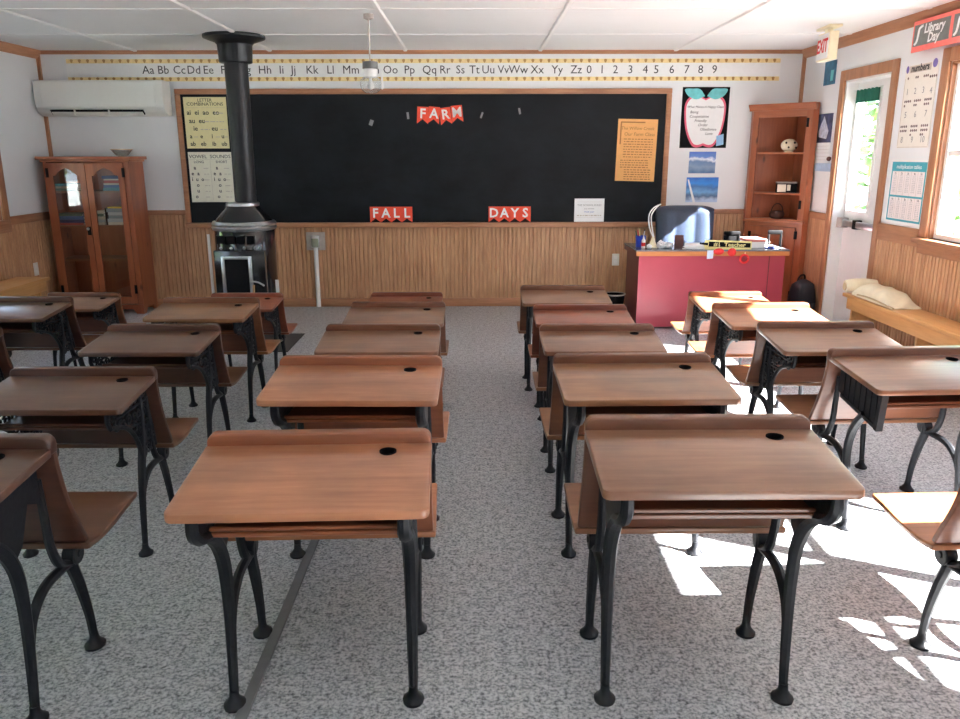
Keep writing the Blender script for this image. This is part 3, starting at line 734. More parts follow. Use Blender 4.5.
for x in (-.24, .08): mb.box(x-.006, x+.006, -.212, -.15, .008, .06)
mb.build('louver_clip', M['plastic'], t)

# ------------------------------------------------------------------ stove
SX, SY = -2.02, 6.98
t = thing('wood_stove', 'black cylindrical heating stove with steel band and tall flue pipe', 'stove', (SX, SY, 0))
MB().lathe([(.250, .12), (.256, .13), (.256, .865), (.250, .875)], 40).build('body', M['black'], t)
MB().lathe([(.252, .87), (.268, .875), (.276, .895), (.268, .908), (.273, .925), (.262, .945), (.24, .948)], 40).build('trim_band', M['steel'], t)
lid = MB().lathe([(.245, .945), (.225, .975), (.15, 1.05), (.135, 1.075), (.128, 1.09)], 40).build('top_cone', M['black'], t)
MB().lathe([(.128, 1.07), (.14, 1.075), (.14, 1.10), (.113, 1.105)], 32).build('collar_ring', M['steel'], lid)
MB().lathe([(.088, 1.09), (.097, 2.3)], 32, Matrix.Translation((.032, 0, 0))).build('flue_pipe', M['pipe'], t)
MB().lathe([(.125, 2.24), (.135, 2.245), (.142, 2.38), (.16, 2.40), (.205, 2.415), (.25, 2.432), (.252, 2.44), (.25, 2.4555)], 40, Matrix.Translation((.032, 0, 0))).build('ceiling_collar', M['pipe'], t)
MB().box(-.25, .25, -.27, .22, .035, .12).bevel(.02).build('ash_base', M['black'], t)
for x in (-.2, .2):
    for y in (-.21, .17): MB().lathe([(.03, 0), (.025, .012), (.018, .04)], 12, Matrix.Translation((x, y, 0))).build('foot', M['iron'], t)
# front bulge with loading door
MB().prism([(-.20, .16), (.235, .16), (.235, .72), (-.20, .72)], -.285, -.235, 'y').bevel(.012).build('front_plate', M['black'], t)
dr = MB().box(-.105, .095, -.300, -.285, .20, .645).bevel(.004).build('loading_door', M['matblack'], t)
MB().box(-.135, -.105, -.305, -.285, .19, .67).box(.095, .125, -.305, -.285, .19, .67).box(-.105, .095, -.305, -.285, .645, .67).bevel(.004).build('door_trim', M['steel'], dr)
MB().tube(spline([(.11, -.32, .46), (.17, -.325, .455), (.225, -.33, .425)], 4), .008, 8).build('door_handle', M['steel'], dr)
MB().tube(spline([(.135, -.32, .43), (.13, -.325, .36), (.125, -.33, .28)], 4), [.010]*9, 8).build('wood_grip', plain('tan_wood_grip', srgb(170, 130, 90), .5), dr)
MB().box(-.03, .03, -.304, -.299, .235, .26).build('name_plate', M['steel'], dr)
mb = MB()
for i in range(4): mb.box(-.16+i*.085, -.10+i*.085, -.29, -.25, .775, .84)
mb.build('air_vent', M['matblack'], t, smooth=False)
mb = MB()
for x in (-.14, -.05, .06, .15, .19): mb.lathe([(.014, 0), (.012, .012), (.004, .016)], 12, Matrix.Translation((x, -.268+abs(x)*.12, .735)) @ Matrix.Rotation(R(90), 4, 'X'))
mb.build('knob', M['steel'], t)
MB().box(-.296, -.272, -.12, -.11, .22, .84).bevel(.002, 1).build('side_shield', M['white'], t); MB().box(.262, .292, -.10, -.09, .24, .44).bevel(.002, 1).build('side_shield', M['white'], t)
tag(MB().box(-2.45, -1.475, 6.02, 6.66, 0, .008).bevel(.003, 1).build('hearth_mat', M['mat']), 'dark charcoal mat on the floor in front of the stove', 'mat')

# ------------------------------------------------------------------ bookcase
bx0, bx1, by0, by1, bz = -4.03, -3.235, 7.59, 7.925, 1.46
t = thing('bookcase', 'cherry wood bookcase with two arched glass doors in the left corner', 'bookcase', ((bx0+bx1)/2, (by0+by1)/2, 0))
ox, oy = t.location.x, t.location.y
def L(mb): return mb
def lb(mb, x0, x1, y0, y1, z0, z1): return mb.box(x0-ox, x1-ox, y0-oy, y1-oy, z0, z1)
def sidepoly(): return [(by0-oy, 0), (by0-oy+.06, 0), (by0-oy+.09, .05), (by1-oy-.09, .05), (by1-oy-.06, 0), (by1-oy, 0), (by1-oy, bz), (by0-oy, bz)]
for x in (bx0, bx1-.02): MB().prism(sidepoly(), x-ox, x+.02-ox, 'x').build('side_panel', M['cherry'], t, smooth=False)
lb(MB(), bx0+.02, bx1-.02, by1-.012, by1, .06, bz).build('back_panel', M['cherry'], t, smooth=False)
MB().box(bx0-.045-ox, bx1+.045-ox, by0-.045-oy, by1-oy, bz, bz+.03).box(bx0-.02-ox, bx1+.02-ox, by0-.02-oy, by1-oy, bz-.02, bz).bevel(.005).build('cornice', M['cherryX'], t)
for z in (.06, .515, .835, 1.155): lb(MB(), bx0+.02, bx1-.02, by0+.03, by1-.012, z, z+.018).build('shelf', plain('pale_shelf_edge', srgb(150, 96, 62), .5), t, smooth=False)
MB().prism([(bx0-ox, 0), (bx0-ox+.07, 0), (bx0-ox+.10, .045), (bx1-ox-.10, .045), (bx1-ox-.07, 0), (bx1-ox, 0), (bx1-ox, .09), (bx0-ox, .09)], by0-oy-.006, by0-oy, 'y').build('base_rail', M['cherry'], t, smooth=False)
lb(MB(), bx0+.02, bx0+.032, by0, by0+.02, .09, bz-.02).build('stile', M['cherry'], t, smooth=False); lb(MB(), bx1-.049, bx1-.02, by0, by0+.02, .09, bz-.02).build('stile', M['cherry'], t, smooth=False)
def arch_rail(x0, x1, zt, zb, rise):
    n_ = 20; top = [(x0, zt), (x1, zt)]; low = []
    for i in range(n_+1):
        u = i/n_; v_ = min(1, max(0, (u-.10)/.8)); low.append((x1-(x1-x0)*u, zb+rise*math.sin(math.pi*v_)**.75))
    return top+low
for i, (x0, x1) in enumerate(((bx0+.032, (bx0+bx1-.015)/2-.003), ((bx0+bx1-.015)/2+.003, bx1-.047))):
    w = .055; z0, z1 = .10, 1.43
    mb = MB(); f0, f1 = by0-.012-oy, by0+.008-oy
    mb.box(x0-ox, x0+w-ox, f0, f1, z0, z1).box(x1-w-ox, x1-ox, f0, f1, z0, z1).box(x0+w-ox, x1-w-ox, f0, f1, z0, z0+.07)
    mb.prism(arch_rail(x0+w-ox, x1-w-ox, z1, 1.315, .065), f0, f1, 'y')
    dr = mb.build('door', M['cherry'], t, smooth=False)
    MB().box(x0+w-ox-.005, x1-w-ox+.005, f0+.006, f0+.009, z0+.07, z1-.03).build('pane', glassmat('cabinet_glass_%d' % i, (1, 1, 1), 1.9), dr, smooth=False)
    hx = x0-ox+.004 if i == 0 else x1-ox-.004
    for z in (1.30, .20): MB().box(hx-.014, hx+.014, f0-.004, f0, z, z+.085).bevel(.002, 1).build('hinge', M['matblack'], dr)
    if i == 0:
        MB().box(x1-.04-ox, x1-.006-ox, f0-.004, f0, .765, .845).build('lock_plate', M['matblack'], dr, smooth=False)
        MB().ball((x1-.028-ox, f0-.014, .825), .014).build('knob', M['steel'], dr)
# books in the bookcase, each its own thing
bcol = dict(navy=srgb(38, 58, 110), blue=srgb(70, 110, 165), teal=srgb(70, 140, 150), red=srgb(176, 66, 62), cream=srgb(214, 206, 184), yel=srgb(226, 196, 50), grey=srgb(132, 150, 156), pale=srgb(180, 190, 192), grn=srgb(92, 120, 100), dk=srgb(42, 40, 44))
bm_ = {k_: plain('book_cover_'+k_, v_, .5) for k_, v_ in bcol.items()}
def book(x0, x1, z0, h, colr, label, group, dpt=.19):
    t = thing('book', label, 'book', ((x0+x1)/2, by0+.055, z0), random.uniform(-.03, .03), group)
    w = (x1-x0)/2
    MB().box(-w, w, 0, .004, .001, h-.001).box(-w, w, .004, dpt, .001, .004).box(-w, w, .004, dpt, h-.004, h-.001).build('cover', bm_[colr], t, smooth=False)
    MB().box(-w+.004, w-.004, .0042, dpt-.004, .0042, h-.0042).build('pages', M['paper'], t, smooth=False)
    return t
def stack(x0, x1, z0, cols, where):
    z = z0+.001; n_ = len(cols); names = dict(navy='navy', blue='mid blue', teal='teal', red='red', cream='cream', yel='yellow', grey='blue grey', pale='pale grey', grn='dull green', dk='black')
    order = ['lowest', 'second from bottom', 'third from bottom', 'fourth from bottom', 'fifth from bottom', 'sixth from bottom', 'seventh from bottom']
    for i, (c_, h) in enumerate(cols):
        dxx = random.uniform(-.012, .012)
        pos = 'topmost' if i == n_-1 else order[i]
        book(x0+dxx, x1+dxx, z, h, c_, '%s book %s in the stack %s' % (names[c_], pos, where), 'books in the glazed bookcase')
        z += h
stack(-3.985, -3.74, .853, [('red', .020), ('navy', .030), ('blue', .034), ('grn', .026)], 'behind the left glass door')
stack(-3.985, -3.76, 1.173, [('grn', .022), ('cream', .020), ('teal', .024)], 'on the upper left shelf')
stack(-3.515, -3.325, 1.173, [('teal', .028), ('blue', .026), ('cream', .016), ('red', .026), ('cream', .014), ('navy', .028)], 'on the upper right shelf')
stack(-3.505, -3.315, .853, [('cream', .026), ('pale', .034), ('grey', .03), ('pale', .03), ('grey', .036), ('yel', .014)], 'under a yellow book at lower right')
stack(-3.62, -3.54, .853, [('cream', .024), ('pale', .026), ('cream', .03), ('grn', .026), ('cream', .028)], 'beside the black box file')
t2 = thing('box_file', 'black box file standing between two stacks behind the right glass door', 'box file', (-3.523, by0+.06, .853))
MB().box(-.011, .011, 0, .18, .001, .16).bevel(.003, 1).build('case', M['matblack'], t2)
t2 = thing('glass_bowl', 'shallow clear glass bowl on top of the bookcase', 'bowl', (-3.36, 7.77, bz+.031))
MB().lathe([(.03, 0), (.05, .004), (.085, .045), (.10, .062), (.098, .064), (.082, .046), (.048, .008), (.001, .006)], 28, cap=False).build('bowl', M['bowlglass'], t2)
MB().lathe([(.102, .061), (.102, .0655), (.095, .0655), (.095, .061), (.102, .061)], 28, cap=False).build('rim', plain('tan_rim', srgb(210, 180, 140), .4), t2)

# ------------------------------------------------------------------ benches
def bench(name, label, x0, x1, y0, y1, ztop, front, supports):
    t = thing(name, label, 'bench', ((x0+x1)/2, (y0+y1)/2, 0)); ox, oy = t.location.x, t.location.y
    MB().box(x0-ox, x1-ox, y0-oy, y1-oy, ztop-.028, ztop).bevel(.005).build('seat_board', M['pine'], t)
    fx = (x0+.012, x0+.034) if front < 0 else (x1-.034, x1-.012)
    MB().box(fx[0]-ox, fx[1]-ox, y0+.03-oy, y1-.06-oy, ztop-.115, ztop-.029).bevel(.004).build('apron', M['pine'], t)
    for y in supports: MB().box(x0+.035-ox, x1-.012-ox, y-.012-oy, y+.012-oy, 0, ztop-.029).bevel(.003).build('support', M['pine'], t)
bench('bench', 'long pine bench along the right wall below the windows', 2.88, XR-.03, 1.4, 6.10, .45, -1, (1.6, 2.9, 4.0, 5.06, 6.0))
bench('bench', 'pine bench along the left wall beside the bookcase', XL+.03, -3.80, 3.2, 7.03, .45, 1, (3.4, 4.6, 5.7, 6.86))
# canvas bags on the bench
def blob(mb, prof_fn, nu=28, nv=16): pass
t = thing('canvas_bundle', 'rolled cream canvas bundle at the door end of the right bench', 'bundle', (2.99, 6.02, .45))
mb = MB(); pts = [(-.10+.0*i, 0, 0) for i in range(2)]
mb.tube(spline([(-.115, .035, .055), (-.06, .03, .062), (.02, .02, .064), (.11, .01, .06)], 5), lerps([.046, .054, .055, .05], 16), 16)
mb.build('roll', M['canvas'], t)
MB().tube([(-.116, .035, .055), (-.122, .035, .055)], .030, 16).build('roll_end', plain('tan_roll_end', srgb(200, 176, 140), .8), t)
t = thing('canvas_bag', 'cream canvas bag with slanted flap lying on the right bench', 'bag', (3.0, 5.68, .45))
mb = MB()
n1, n2 = 14, 10
vs = []
def bagpt(u, v_, top):
    y = .30*(1-2*u)                       # along the bench, far end first
    x = -.105+.21*v_
    hh = .098*min(1, (u*5.5+.25))*min(1, (1-u)*3.0+.05)
    edge = (1-abs(2*v_-1)**4)
    z = .004+(hh*(.55+.45*edge)+.006*math.sin(u*17+v_*9))*(1 if top else 0)
    return (x, y, max(.003, z))
for top in (0, 1):
    for i in range(n1+1):
        for j in range(n2+1): vs.append(bagpt(i/n1, j/n2, top))
st_ = (n1+1)*(n2+1); fs = []
for top in (0, 1):
    for i in range(n1):
        for j in range(n2):
            a_ = top*st_+i*(n2+1)+j; fs.append((a_, a_+1, a_+n2+2, a_+n2+1))
for i in range(n1):
    for j in (0, n2):
        a_ = i*(n2+1)+j; fs.append((a_, a_+n2+1, st_+a_+n2+1, st_+a_))
for j in range(n2):
    for i in (0, n1):
        a_ = i*(n2+1)+j; fs.append((a_, a_+1, st_+a_+1, st_+a_))
mb.faces(vs, fs).build('bag_body', M['canvas'], t, ang=60)
MB().tube(spline([(-.11, .20, .02), (-.115, .0, .03), (-.11, -.2, .02), (-.09, -.30, .008)], 5), .006, 8).build('piping', plain('tan_piping', srgb(186, 164, 130), .8), t)

# ------------------------------------------------------------------ teacher's desk and things on it
tx0, tx1, ty0, ty1, tz = 1.42, 2.69, 6.83, 7.38, .70
t = thing('teacher_desk', 'large burgundy red teacher desk with orange wood edging', 'desk', ((tx0+tx1)/2, (ty0+ty1)/2, 0)); ox, oy = t.location.x, t.location.y
MB().box(tx0-ox, tx1-ox, ty0-oy, ty0+.02-oy, .02, tz-.05).build('front_panel', M['burg'], t, smooth=False)
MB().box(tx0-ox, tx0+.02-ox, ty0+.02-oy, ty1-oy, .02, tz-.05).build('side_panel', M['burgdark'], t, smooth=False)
MB().box(tx1-.02-ox, tx1-ox, ty0+.02-oy, ty1-oy, .02, tz-.05).build('side_panel', M['burg'], t, smooth=False)
MB().box(tx1-.14-ox, tx1-.134-ox, ty0-.003-oy, ty0-oy, .03, tz-.055).build('panel_seam', M['burgdark'], t, smooth=False)
MB().box(tx0-.03-ox, tx1+.03-ox, ty0-.022-oy, ty1+.01-oy, tz-.012, tz).bevel(.003, 1).build('desktop', M['greytop'], t)
MB().box(tx0-.028-ox, tx1+.028-ox, ty0-.02-oy, ty0-oy, tz-.052, tz-.012).bevel(.003, 1).build('edge_strip', M['edge'], t)
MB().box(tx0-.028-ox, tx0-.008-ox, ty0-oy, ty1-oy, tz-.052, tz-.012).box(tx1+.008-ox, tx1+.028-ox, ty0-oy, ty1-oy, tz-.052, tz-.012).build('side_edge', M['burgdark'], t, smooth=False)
for x0, x1 in ((tx0+.02, tx0+.18), (tx1-.36, tx1-.02)):
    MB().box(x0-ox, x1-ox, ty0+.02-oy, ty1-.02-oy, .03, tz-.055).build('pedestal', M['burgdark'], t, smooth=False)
for x in (tx0+.03, tx1-.03):
    for y in (ty0+.03, ty1-.04): MB().cyl((x-ox, y-oy, 0), .02, .025).build('foot', M['matblack'], t)
# pencil cup
t = thing('pencil_cup', 'dark pencil cup with coloured pens on the left end of the red desk', 'pencil cup', (1.475, 7.06, tz))
MB().lathe([(.038, 0), (.042, .002), (.046, .10), (.042, .10), (.038, .006), (.001, .006)], 20, cap=False).build('cup', M['blue'], t)
for i, (x, y, c_, h) in enumerate(((-.02, -.012, 'red', .15), (-.005, .015, 'yellow', .16), (.015, -.015, 'white', .145), (.02, .012, 'matblack', .15), (-.025, .015, 'green', .14))):
    MB().tube([(x*.6, y*.6, .008), (x*1.7, y*1.7, h)], [.0045, .0045], 8).build('pen', M[c_], t)
t = thing('marker_bottle', 'red and white glue bottle in front of the pencil cup', 'bottle', (1.478, 6.955, tz))
MB().lathe([(.014, 0), (.017, .003), (.017, .07), (.008, .085), (.006, .10), (.003, .105)], 16).build('bottle', M['white'], t)
MB().lathe([(.0175, .02), (.0175, .05)], 16).build('label_band', M['red'], t)
# gooseneck wire lamp
t = thing('gooseneck_lamp', 'cream lamp base with two thin arching white stems before the office chair', 'lamp', (1.575, 7.02, tz))
MB().lathe([(.044, 0), (.046, .006), (.035, .02), (.022, .05), (.014, .08), (.008, .095)], 24).build('base', M['cream'], t)
for i, dx_ in enumerate((0, .022)):
    MB().tube(spline([(dx_*.3, 0, .09), (-.025+dx_, .05, .17), (-.02+dx_, .12, .27), (.03+dx_, .17, .335), (.10, .20, .365)], 6), .0055, 8).build('stem', M['white'], t)
# crumpled papers
def crumple(x, y, r, sz, label):
    mb = MB(); bmesh.ops.create_icosphere(mb.bm, subdivisions=3, radius=r)
    rd = random.Random(int(x*999))
    for v_ in mb.bm.verts:
        v_.co *= 1+rd.uniform(-.22, .22); v_.co.z = max(v_.co.z*sz, -r*sz*.8)
    o = mb.build('crumpled_paper', M['paper'], None, ang=20); o.location = (x, y, tz+r*sz*.8+.001)
    tag(o, label, 'paper', 'crumpled papers on the red desk')
crumple(1.525, 6.93, .022, 1, 'small crumpled white paper between pencil cup and lamp base')
crumple(1.635, 6.96, .034, 1.05, 'crumpled white paper standing just right of the lamp base')
crumple(1.70, 6.98, .05, .55, 'low crumpled white tissue left of the brown card')
t = thing('standing_card', 'dark brown card box standing upright on the front of the red desk', 'box', (1.79, 6.95, tz))
MB().box(-.04, .035, -.012, .012, 0, .115).bevel(.002, 1).build('case', M['dkbrown'], t)
MB().box(.036, .046, -.012, .012, 0, .075).build('spine', plain('slate_blue_spine', srgb(70, 80, 100), .5), t, smooth=False)
for i in range(5):
    o = MB().box(-.11, .11, -.14, .14, 0, .0035).build('paper_sheet', M['paper'], smooth=False); o.location = (1.935+.008*(i % 2), 7.02+.01*i, tz+.0005+i*.0045); o.rotation_euler = (0, 0, .12*(i % 3)-.1)
    tag(o, '%s white sheet in the loose pile behind the teacher sign' % ['lowest', 'second from bottom', 'middle', 'second from top', 'topmost'][i], 'paper', 'loose sheets on the red desk')
t = thing('name_sign', 'yellow and black number one teacher sign along the front edge of the desk', 'sign', (2.19, 6.86, tz), R(-2))
MB().prism([(-.19, .0), (.205, .0), (.205, .068), (-.19, .082), (-.205, .04)], -.008, .008, 'y').build('plate', M['yellow'], t, smooth=False)
MB().prism([(-.165, .025), (.195, .016), (.195, .055), (-.165, .068)], -.0105, -.008, 'y').build('black_band', M['matblack'], t, smooth=False)
MB().prism([(-.24, .045), (-.17, .035), (-.17, .058), (-.24, .058)], -.009, .006, 'y').build('pointer', M['matblack'], t, smooth=False)
mb = MB(); put_text(mb, '#1  Teacher', .015, .040, .048, y=-.012, bold=.0012, rot=R(1.4), sx=1.15); mb.build('lettering', M['yellow'], t, smooth=False)
o = MB().prism([(-.028, -.055), (.024, -.05), (.028, .02), (-.028, .02)], -.003, 0, 'y').build('tag_card', plain('pale_blue_tag', srgb(206, 218, 236), .7)); o.location = (2.03, ty0-.0225, tz-.022)
tag(o, 'pale blue-white paper tag stuck over the wooden desk edge', 'tag')
def apple_ornament(x, z, ring, label):
    t = thing('apple_ornament', label, 'ornament', (x, ty0-.026, z), 0, 'red apple ornaments under the teacher sign')
    if ring: MB().tube([(.034*math.cos(q*math.pi/10), -.006, .034*math.sin(q*math.pi/10)) for q in range(20)], .010, 8, closed=True).build('ring', M['red'], t)
    else: MB().ball((0, -.002, 0), .036, 1.05 if x > 2.15 else 1.3, .45, 1 if x > 2.15 else .8).build('apple', M['red'], t)
    MB().tube([(0, -.004, .03), (.004, -.004, .055)], .003, 6).build('stem', M['cream'], t)
apple_ornament(2.10, tz-.012, 0, 'flat red apple ornament nearest the pale tag on the desk edge')
apple_ornament(2.215, tz-.018, 0, 'round red apple ornament in the middle of three on the desk edge')
apple_ornament(2.325, tz-.075, 1, 'red ring ornament hanging lowest on the front of the red desk')
# file stand, stack of papers, black frame
def black_stand(x, y, w, h, label, cut):
    t = thing('file_stand', label, 'file stand', (x, y, tz))
    wo = .02
    MB().box(-w/2, w/2, -.012, .012, h-.035, h).box(-w/2, -w/2+wo, -.012, .012, .004, h-.035).box(w/2-wo, w/2, -.012, .012, .004, h-.035).bevel(.008, 3).build('frame', M['matblack'], t)
    MB().box(-w/2, w/2, -.035, .05, 0, .004).build('base', M['matblack'], t, smooth=False)
    if cut: MB().box(-w/2+wo, w/2-wo, -.004, .006, .045, h-.035).build('back_plate', M['matblack'], t, smooth=False)
    return t
black_stand(2.30, 7.10, .145, .135, 'black desk organiser behind the teacher sign', 1)
black_stand(2.655, 7.02, .13, .150, 'black open frame stand on the right end of the red desk', 0)
z = tz+.0005
for i, (c_, h, lab) in enumerate((('paper', .03, 'white ream of paper at the bottom of the stack right of the teacher sign'), ('paper', .02, 'white booklet in the middle of the stack right of the teacher sign'), ('pinkline', .022, 'pale red folder on top of the stack right of the teacher sign'))):
    o = MB().box(-.10+.008*i, .10-.004*i, -.13, .13, 0, h).bevel(.003, 1).build('paper_stack' if i == 0 else 'booklet' if i == 1 else 'folder', M[c_] if c_ == 'paper' else plain('pale_red_folder', srgb(206, 130, 124), .6)); o.location = (2.48, 7.09, z); z += h+.0005
    tag(o, lab, 'papers')
crumple(2.60, 7.08, .03, 1.3, 'crumpled white paper beside the stack near the open black frame')
t = thing('pen', 'blue pen lying in front of the open black frame', 'pen', (2.60, 6.93, tz+.006), .2)
MB().tube([(-.06, 0, 0), (.05, 0, 0)], .006, 8).build('barrel', M['blue'], t); MB().tube([(.05, 0, 0), (.075, 0, 0)], [.005, .002], 8).build('tip', M['white'], t)
# waste basket
t = thing('waste_basket', 'dark waste basket with grey rim left of the red teacher desk', 'waste basket', (1.30, 7.28, 0))
MB().lathe([(.06, 0), (.065, .003), (.098, .235), (.094, .235), (.062, .008), (.001, .008)], 24, cap=False).build('bin', M['matblack'], t)
MB().lathe([(.094, .232), (.104, .234), (.106, .242), (.098, .245), (.093, .240)], 24, cap=False).build('rim', M['greysteel'], t)

# office chair
t = thing('office_chair', 'high backed blue-black leather office chair behind the red desk', 'office chair', (1.975, 7.545, 0))
mb = MB(); nu, nv = 36, 20; vs = []
for side in (0, 1):
    for i in range(nu+1):
        for j in range(nv+1):
            u, v_ = i/nu*2-1, j/nv
            w = .275*(1-.05*(1-v_)-.06*max(0, v_-.8)); x = u*w
            ed = (1-abs(u)**6)*(1-abs(2*v_-1)**10)
            ch = .018*abs(math.cos(u*math.pi*1.5)) if v_ < .88 else .018
            y = .035*v_*v_-.03+(.075*u*u*-.35)
            y += (-1 if side == 0 else 1)*(.012+.038*ed)-(ch if side == 0 else 0)*ed
            z_ = .50+.535*v_-(.03*abs(u)**5 if v_ > .9 else 0)
            vs.append((x, y, z_))
q = (nu+1)*(nv+1); fs = []
for side in (0, 1):
    for i in range(nu):
        for j in range(nv):
            a_ = side*q+i*(nv+1)+j; fs.append((a_, a_+1, a_+nv+2, a_+nv+1))
for i in range(nu):
    for j in (0, nv): a_ = i*(nv+1)+j; fs.append((a_, a_+nv+1, q+a_+nv+1, q+a_))
for j in range(nv):
    for i in (0, nu): a_ = i*(nv+1)+j; fs.append((a_, a_+1, q+a_+1, q+a_))
mb.faces(vs, fs).build('backrest', M['leather'], t, ang=60)
MB().box(-.25, .25, -.44, -.02, .40, .49).bevel(.035, 4).build('seat', M['leather'], t)
MB().tube([(0, -.23, .08), (0, -.23, .40)], .028, 14).build('gas_column', M['matblack'], t)
mb = MB()
for q_ in range(5):
    a_ = R(90+72*q_); mb.tube([(0, -.23, .10), (.25*math.cos(a_), -.23+.25*math.sin(a_), .065)], [.024, .016], 8)
mb.build('star_base', M['matblack'], t)
for q_ in range(5):
    a_ = R(90+72*q_); MB().cyl((.25*math.cos(a_)-.012, -.23+.25*math.sin(a_), .028), .027, .024, 'x', 14).build('caster', M['matblack'], t)
for s_ in (-1, 1): MB().tube(spline([(s_*.26, -.06, .45), (s_*.30, -.10, .56), (s_*.30, -.20, .62), (s_*.30, -.34, .62)], 5), .016, 8).build('armrest', M['matblack'], t)
MB().box(-.04, .04, -.02, .05, .42, .60).bevel(.01).build('back_bracket', M['matblack'], t)

# ------------------------------------------------------------------ corner hutch
t = thing('corner_hutch', 'tall knotty cherry corner hutch with open shelves and a lower door', 'cabinet', (2.865, 7.655, 0), R(-45))
fl = .285; back = [(-fl, .0), (fl, 0), (.322, .042), (0, .352), (-.330, .05)]
inn = [(-fl+.002, .021), (fl-.002, .021), (.312, .046), (0, .340), (-.320, .052)]
HT = 1.895
MB().prism([(-.330, .05), (0, .352), (0, .340), (-.320, .052)], .02, HT, 'z').prism([(.322, .042), (.312, .046), (0, .340), (0, .352)], .02, HT, 'z').build('back_panel', M['cherry'], t, smooth=False)
MB().prism([(-fl, 0), (-fl+.001, .02), (-.320, .052), (-.330, .05)], .02, HT, 'z').prism([(fl, 0), (.322, .042), (.312, .046), (fl-.001, .02)], .02, HT, 'z').build('side_return', M['cherry'], t, smooth=False)
for z in (.06, .875, 1.125, 1.50, HT-.02): MB().prism(inn, z, z+.018, 'z').build('shelf', M['cherryX'], t, smooth=False)
MB().box(-fl, -fl+.055, 0, .02, .02, HT).box(fl-.055, fl, 0, .02, .02, HT).build('stile', M['cherry'], t, smooth=False)
for z0, z1 in ((HT-.06, HT), (.83, .90), (.02, .10)): MB().box(-fl+.055, fl-.055, 0, .02, z0, z1).build('rail', M['cherryX'], t, smooth=False)
MB().prism([(0, 0), (-.02, 0), (-.02, .012), (-.045, .045), (-.045, .06), (0, .06)], -fl-.035, fl+.035, 'x').prism([(-fl-.02, 0), (fl+.02, 0), (.322, .042), (0, .352), (-.33, .05)], .0, .06, 'z').build('cornice', M['cherryX'], t, smooth=False, loc=(0, 0, HT))
MB().box(-fl-.015, fl+.015, -.03, .02, .865, .888).bevel(.004).build('waist_ledge', M['cherryX'], t)
dr = MB().box(-fl+.058, -fl+.118, -.012, .006, .105, .825).box(fl-.118, fl-.058, -.012, .006, .105, .825).box(-fl+.118, fl-.118, -.012, .006, .105, .18).box(-fl+.118, fl-.118, -.012, .006, .75, .825).build('door', M['cherry'], t, smooth=False)
MB().box(-fl+.118, fl-.118, -.004, .003, .18, .75).box(-fl+.15, fl-.15, -.012, -.004, .215, .715).bevel(.003, 1).build('door_panel', M['cherry'], dr)
for z in (.72, .15): MB().box(fl-.064, fl-.036, -.018, -.012, z, z+.075).build('hinge', M['matblack'], dr, smooth=False)
MB().box(-fl+.05, -fl+.075, -.022, -.012, .70, .77).build('latch', M['matblack'], dr, smooth=False)
for z in (1.74, 1.0): MB().box(fl-.052, fl-.030, -.006, 0, z, z+.08).build('iron_clip', M['matblack'], t, smooth=False)
# ornaments on its shelves
t = thing('ceramic_ornament', 'round cream ceramic ornament with dark spots on the hutch upper shelf', 'ornament', (2.965, 7.69, 1.5185))
mb = MB().ball((0, 0, .062), .062, 1.25, .8, .95, 24); mb.build('body', plain('cream_ceramic', srgb(226, 214, 190), .35), t)
mb = MB()
for x, z in ((-.045, .085), (-.02, .045), (.035, .085), (.05, .04)): mb.ball((x, -.043, z), .010, 1, .6, 1, 10)
mb.build('spot', M['matblack'], t)
MB().lathe([(.042, 0), (.04, .006), (.03, .01)], 20).build('stand', M['cream'], t)
t = thing('keepsake_box', 'small black and white lettered box on the hutch middle shelf', 'box', (2.975, 7.69, 1.1435), R(-12))
MB().box(-.09, .09, -.045, .045, 0, .088).bevel(.003, 1).build('body', M['matblack'], t)
MB().box(-.088, -.01, -.0475, -.045, .008, .078).box(.0, .03, -.0475, -.045, .02, .075).build('label_panel', M['palecream'], t, smooth=False)
MB().box(-.094, .094, -.049, .049, .088, .102).bevel(.003, 1).build('lid', M['greysteel'], t)
t = thing('basket', 'small dark round basket on the lowest open hutch shelf', 'basket', (2.925, 7.735, .8935))
MB().lathe([(.045, 0), (.066, .02), (.07, .05), (.058, .075), (.052, .072), (.062, .05), (.058, .02), (.001, .008)], 24, cap=False).build('body', plain('dark_brown_wicker', srgb(70, 38, 30), .7, var=.3, scale=120), t)
MB().tube([(.055*math.cos(R(a_)), 0, .07+.075*math.sin(R(a_))) for a_ in range(0, 181, 12)], .005, 6).build('handle', plain('dark_wicker_handle', srgb(60, 34, 28), .7), t)
# dark backpack on the floor
t = thing('backpack', 'dark blue-black backpack on the floor beside the corner hutch', 'backpack', (2.995, 7.13, 0), R(25))
mb = MB(); bmesh.ops.create_cube(mb.bm, size=1)
bmesh.ops.subdivide_edges(mb.bm, edges=mb.bm.edges[:], cuts=5, use_grid_fill=True)
for v_ in mb.bm.verts:
    p = v_.co; nrm = p.normalized()*.55; p = p.lerp(nrm, .55); tp = 1-.35*max(0, p.z)
    v_.co = Vector((p.x*.23*tp, p.y*.17*tp, (p.z+.47)*.40))
    v_.co.z = max(0, v_.co.z)
mb.build('body', plain('dark_nylon', srgb(24, 28, 36), .55, var=.2), t, ang=60)
MB().tube(spline([(-.04, .03, .375), (-.02, .02, .425), (.03, .02, .425), (.05, .03, .375)], 5), .008, 8).build('grab_loop', M['matblack'], t)
MB().box(-.075, .075, -.105, -.07, .05, .20).bevel(.02, 3).build('pocket', plain('dark_nylon_pocket', srgb(30, 34, 44), .55, var=.2), t)

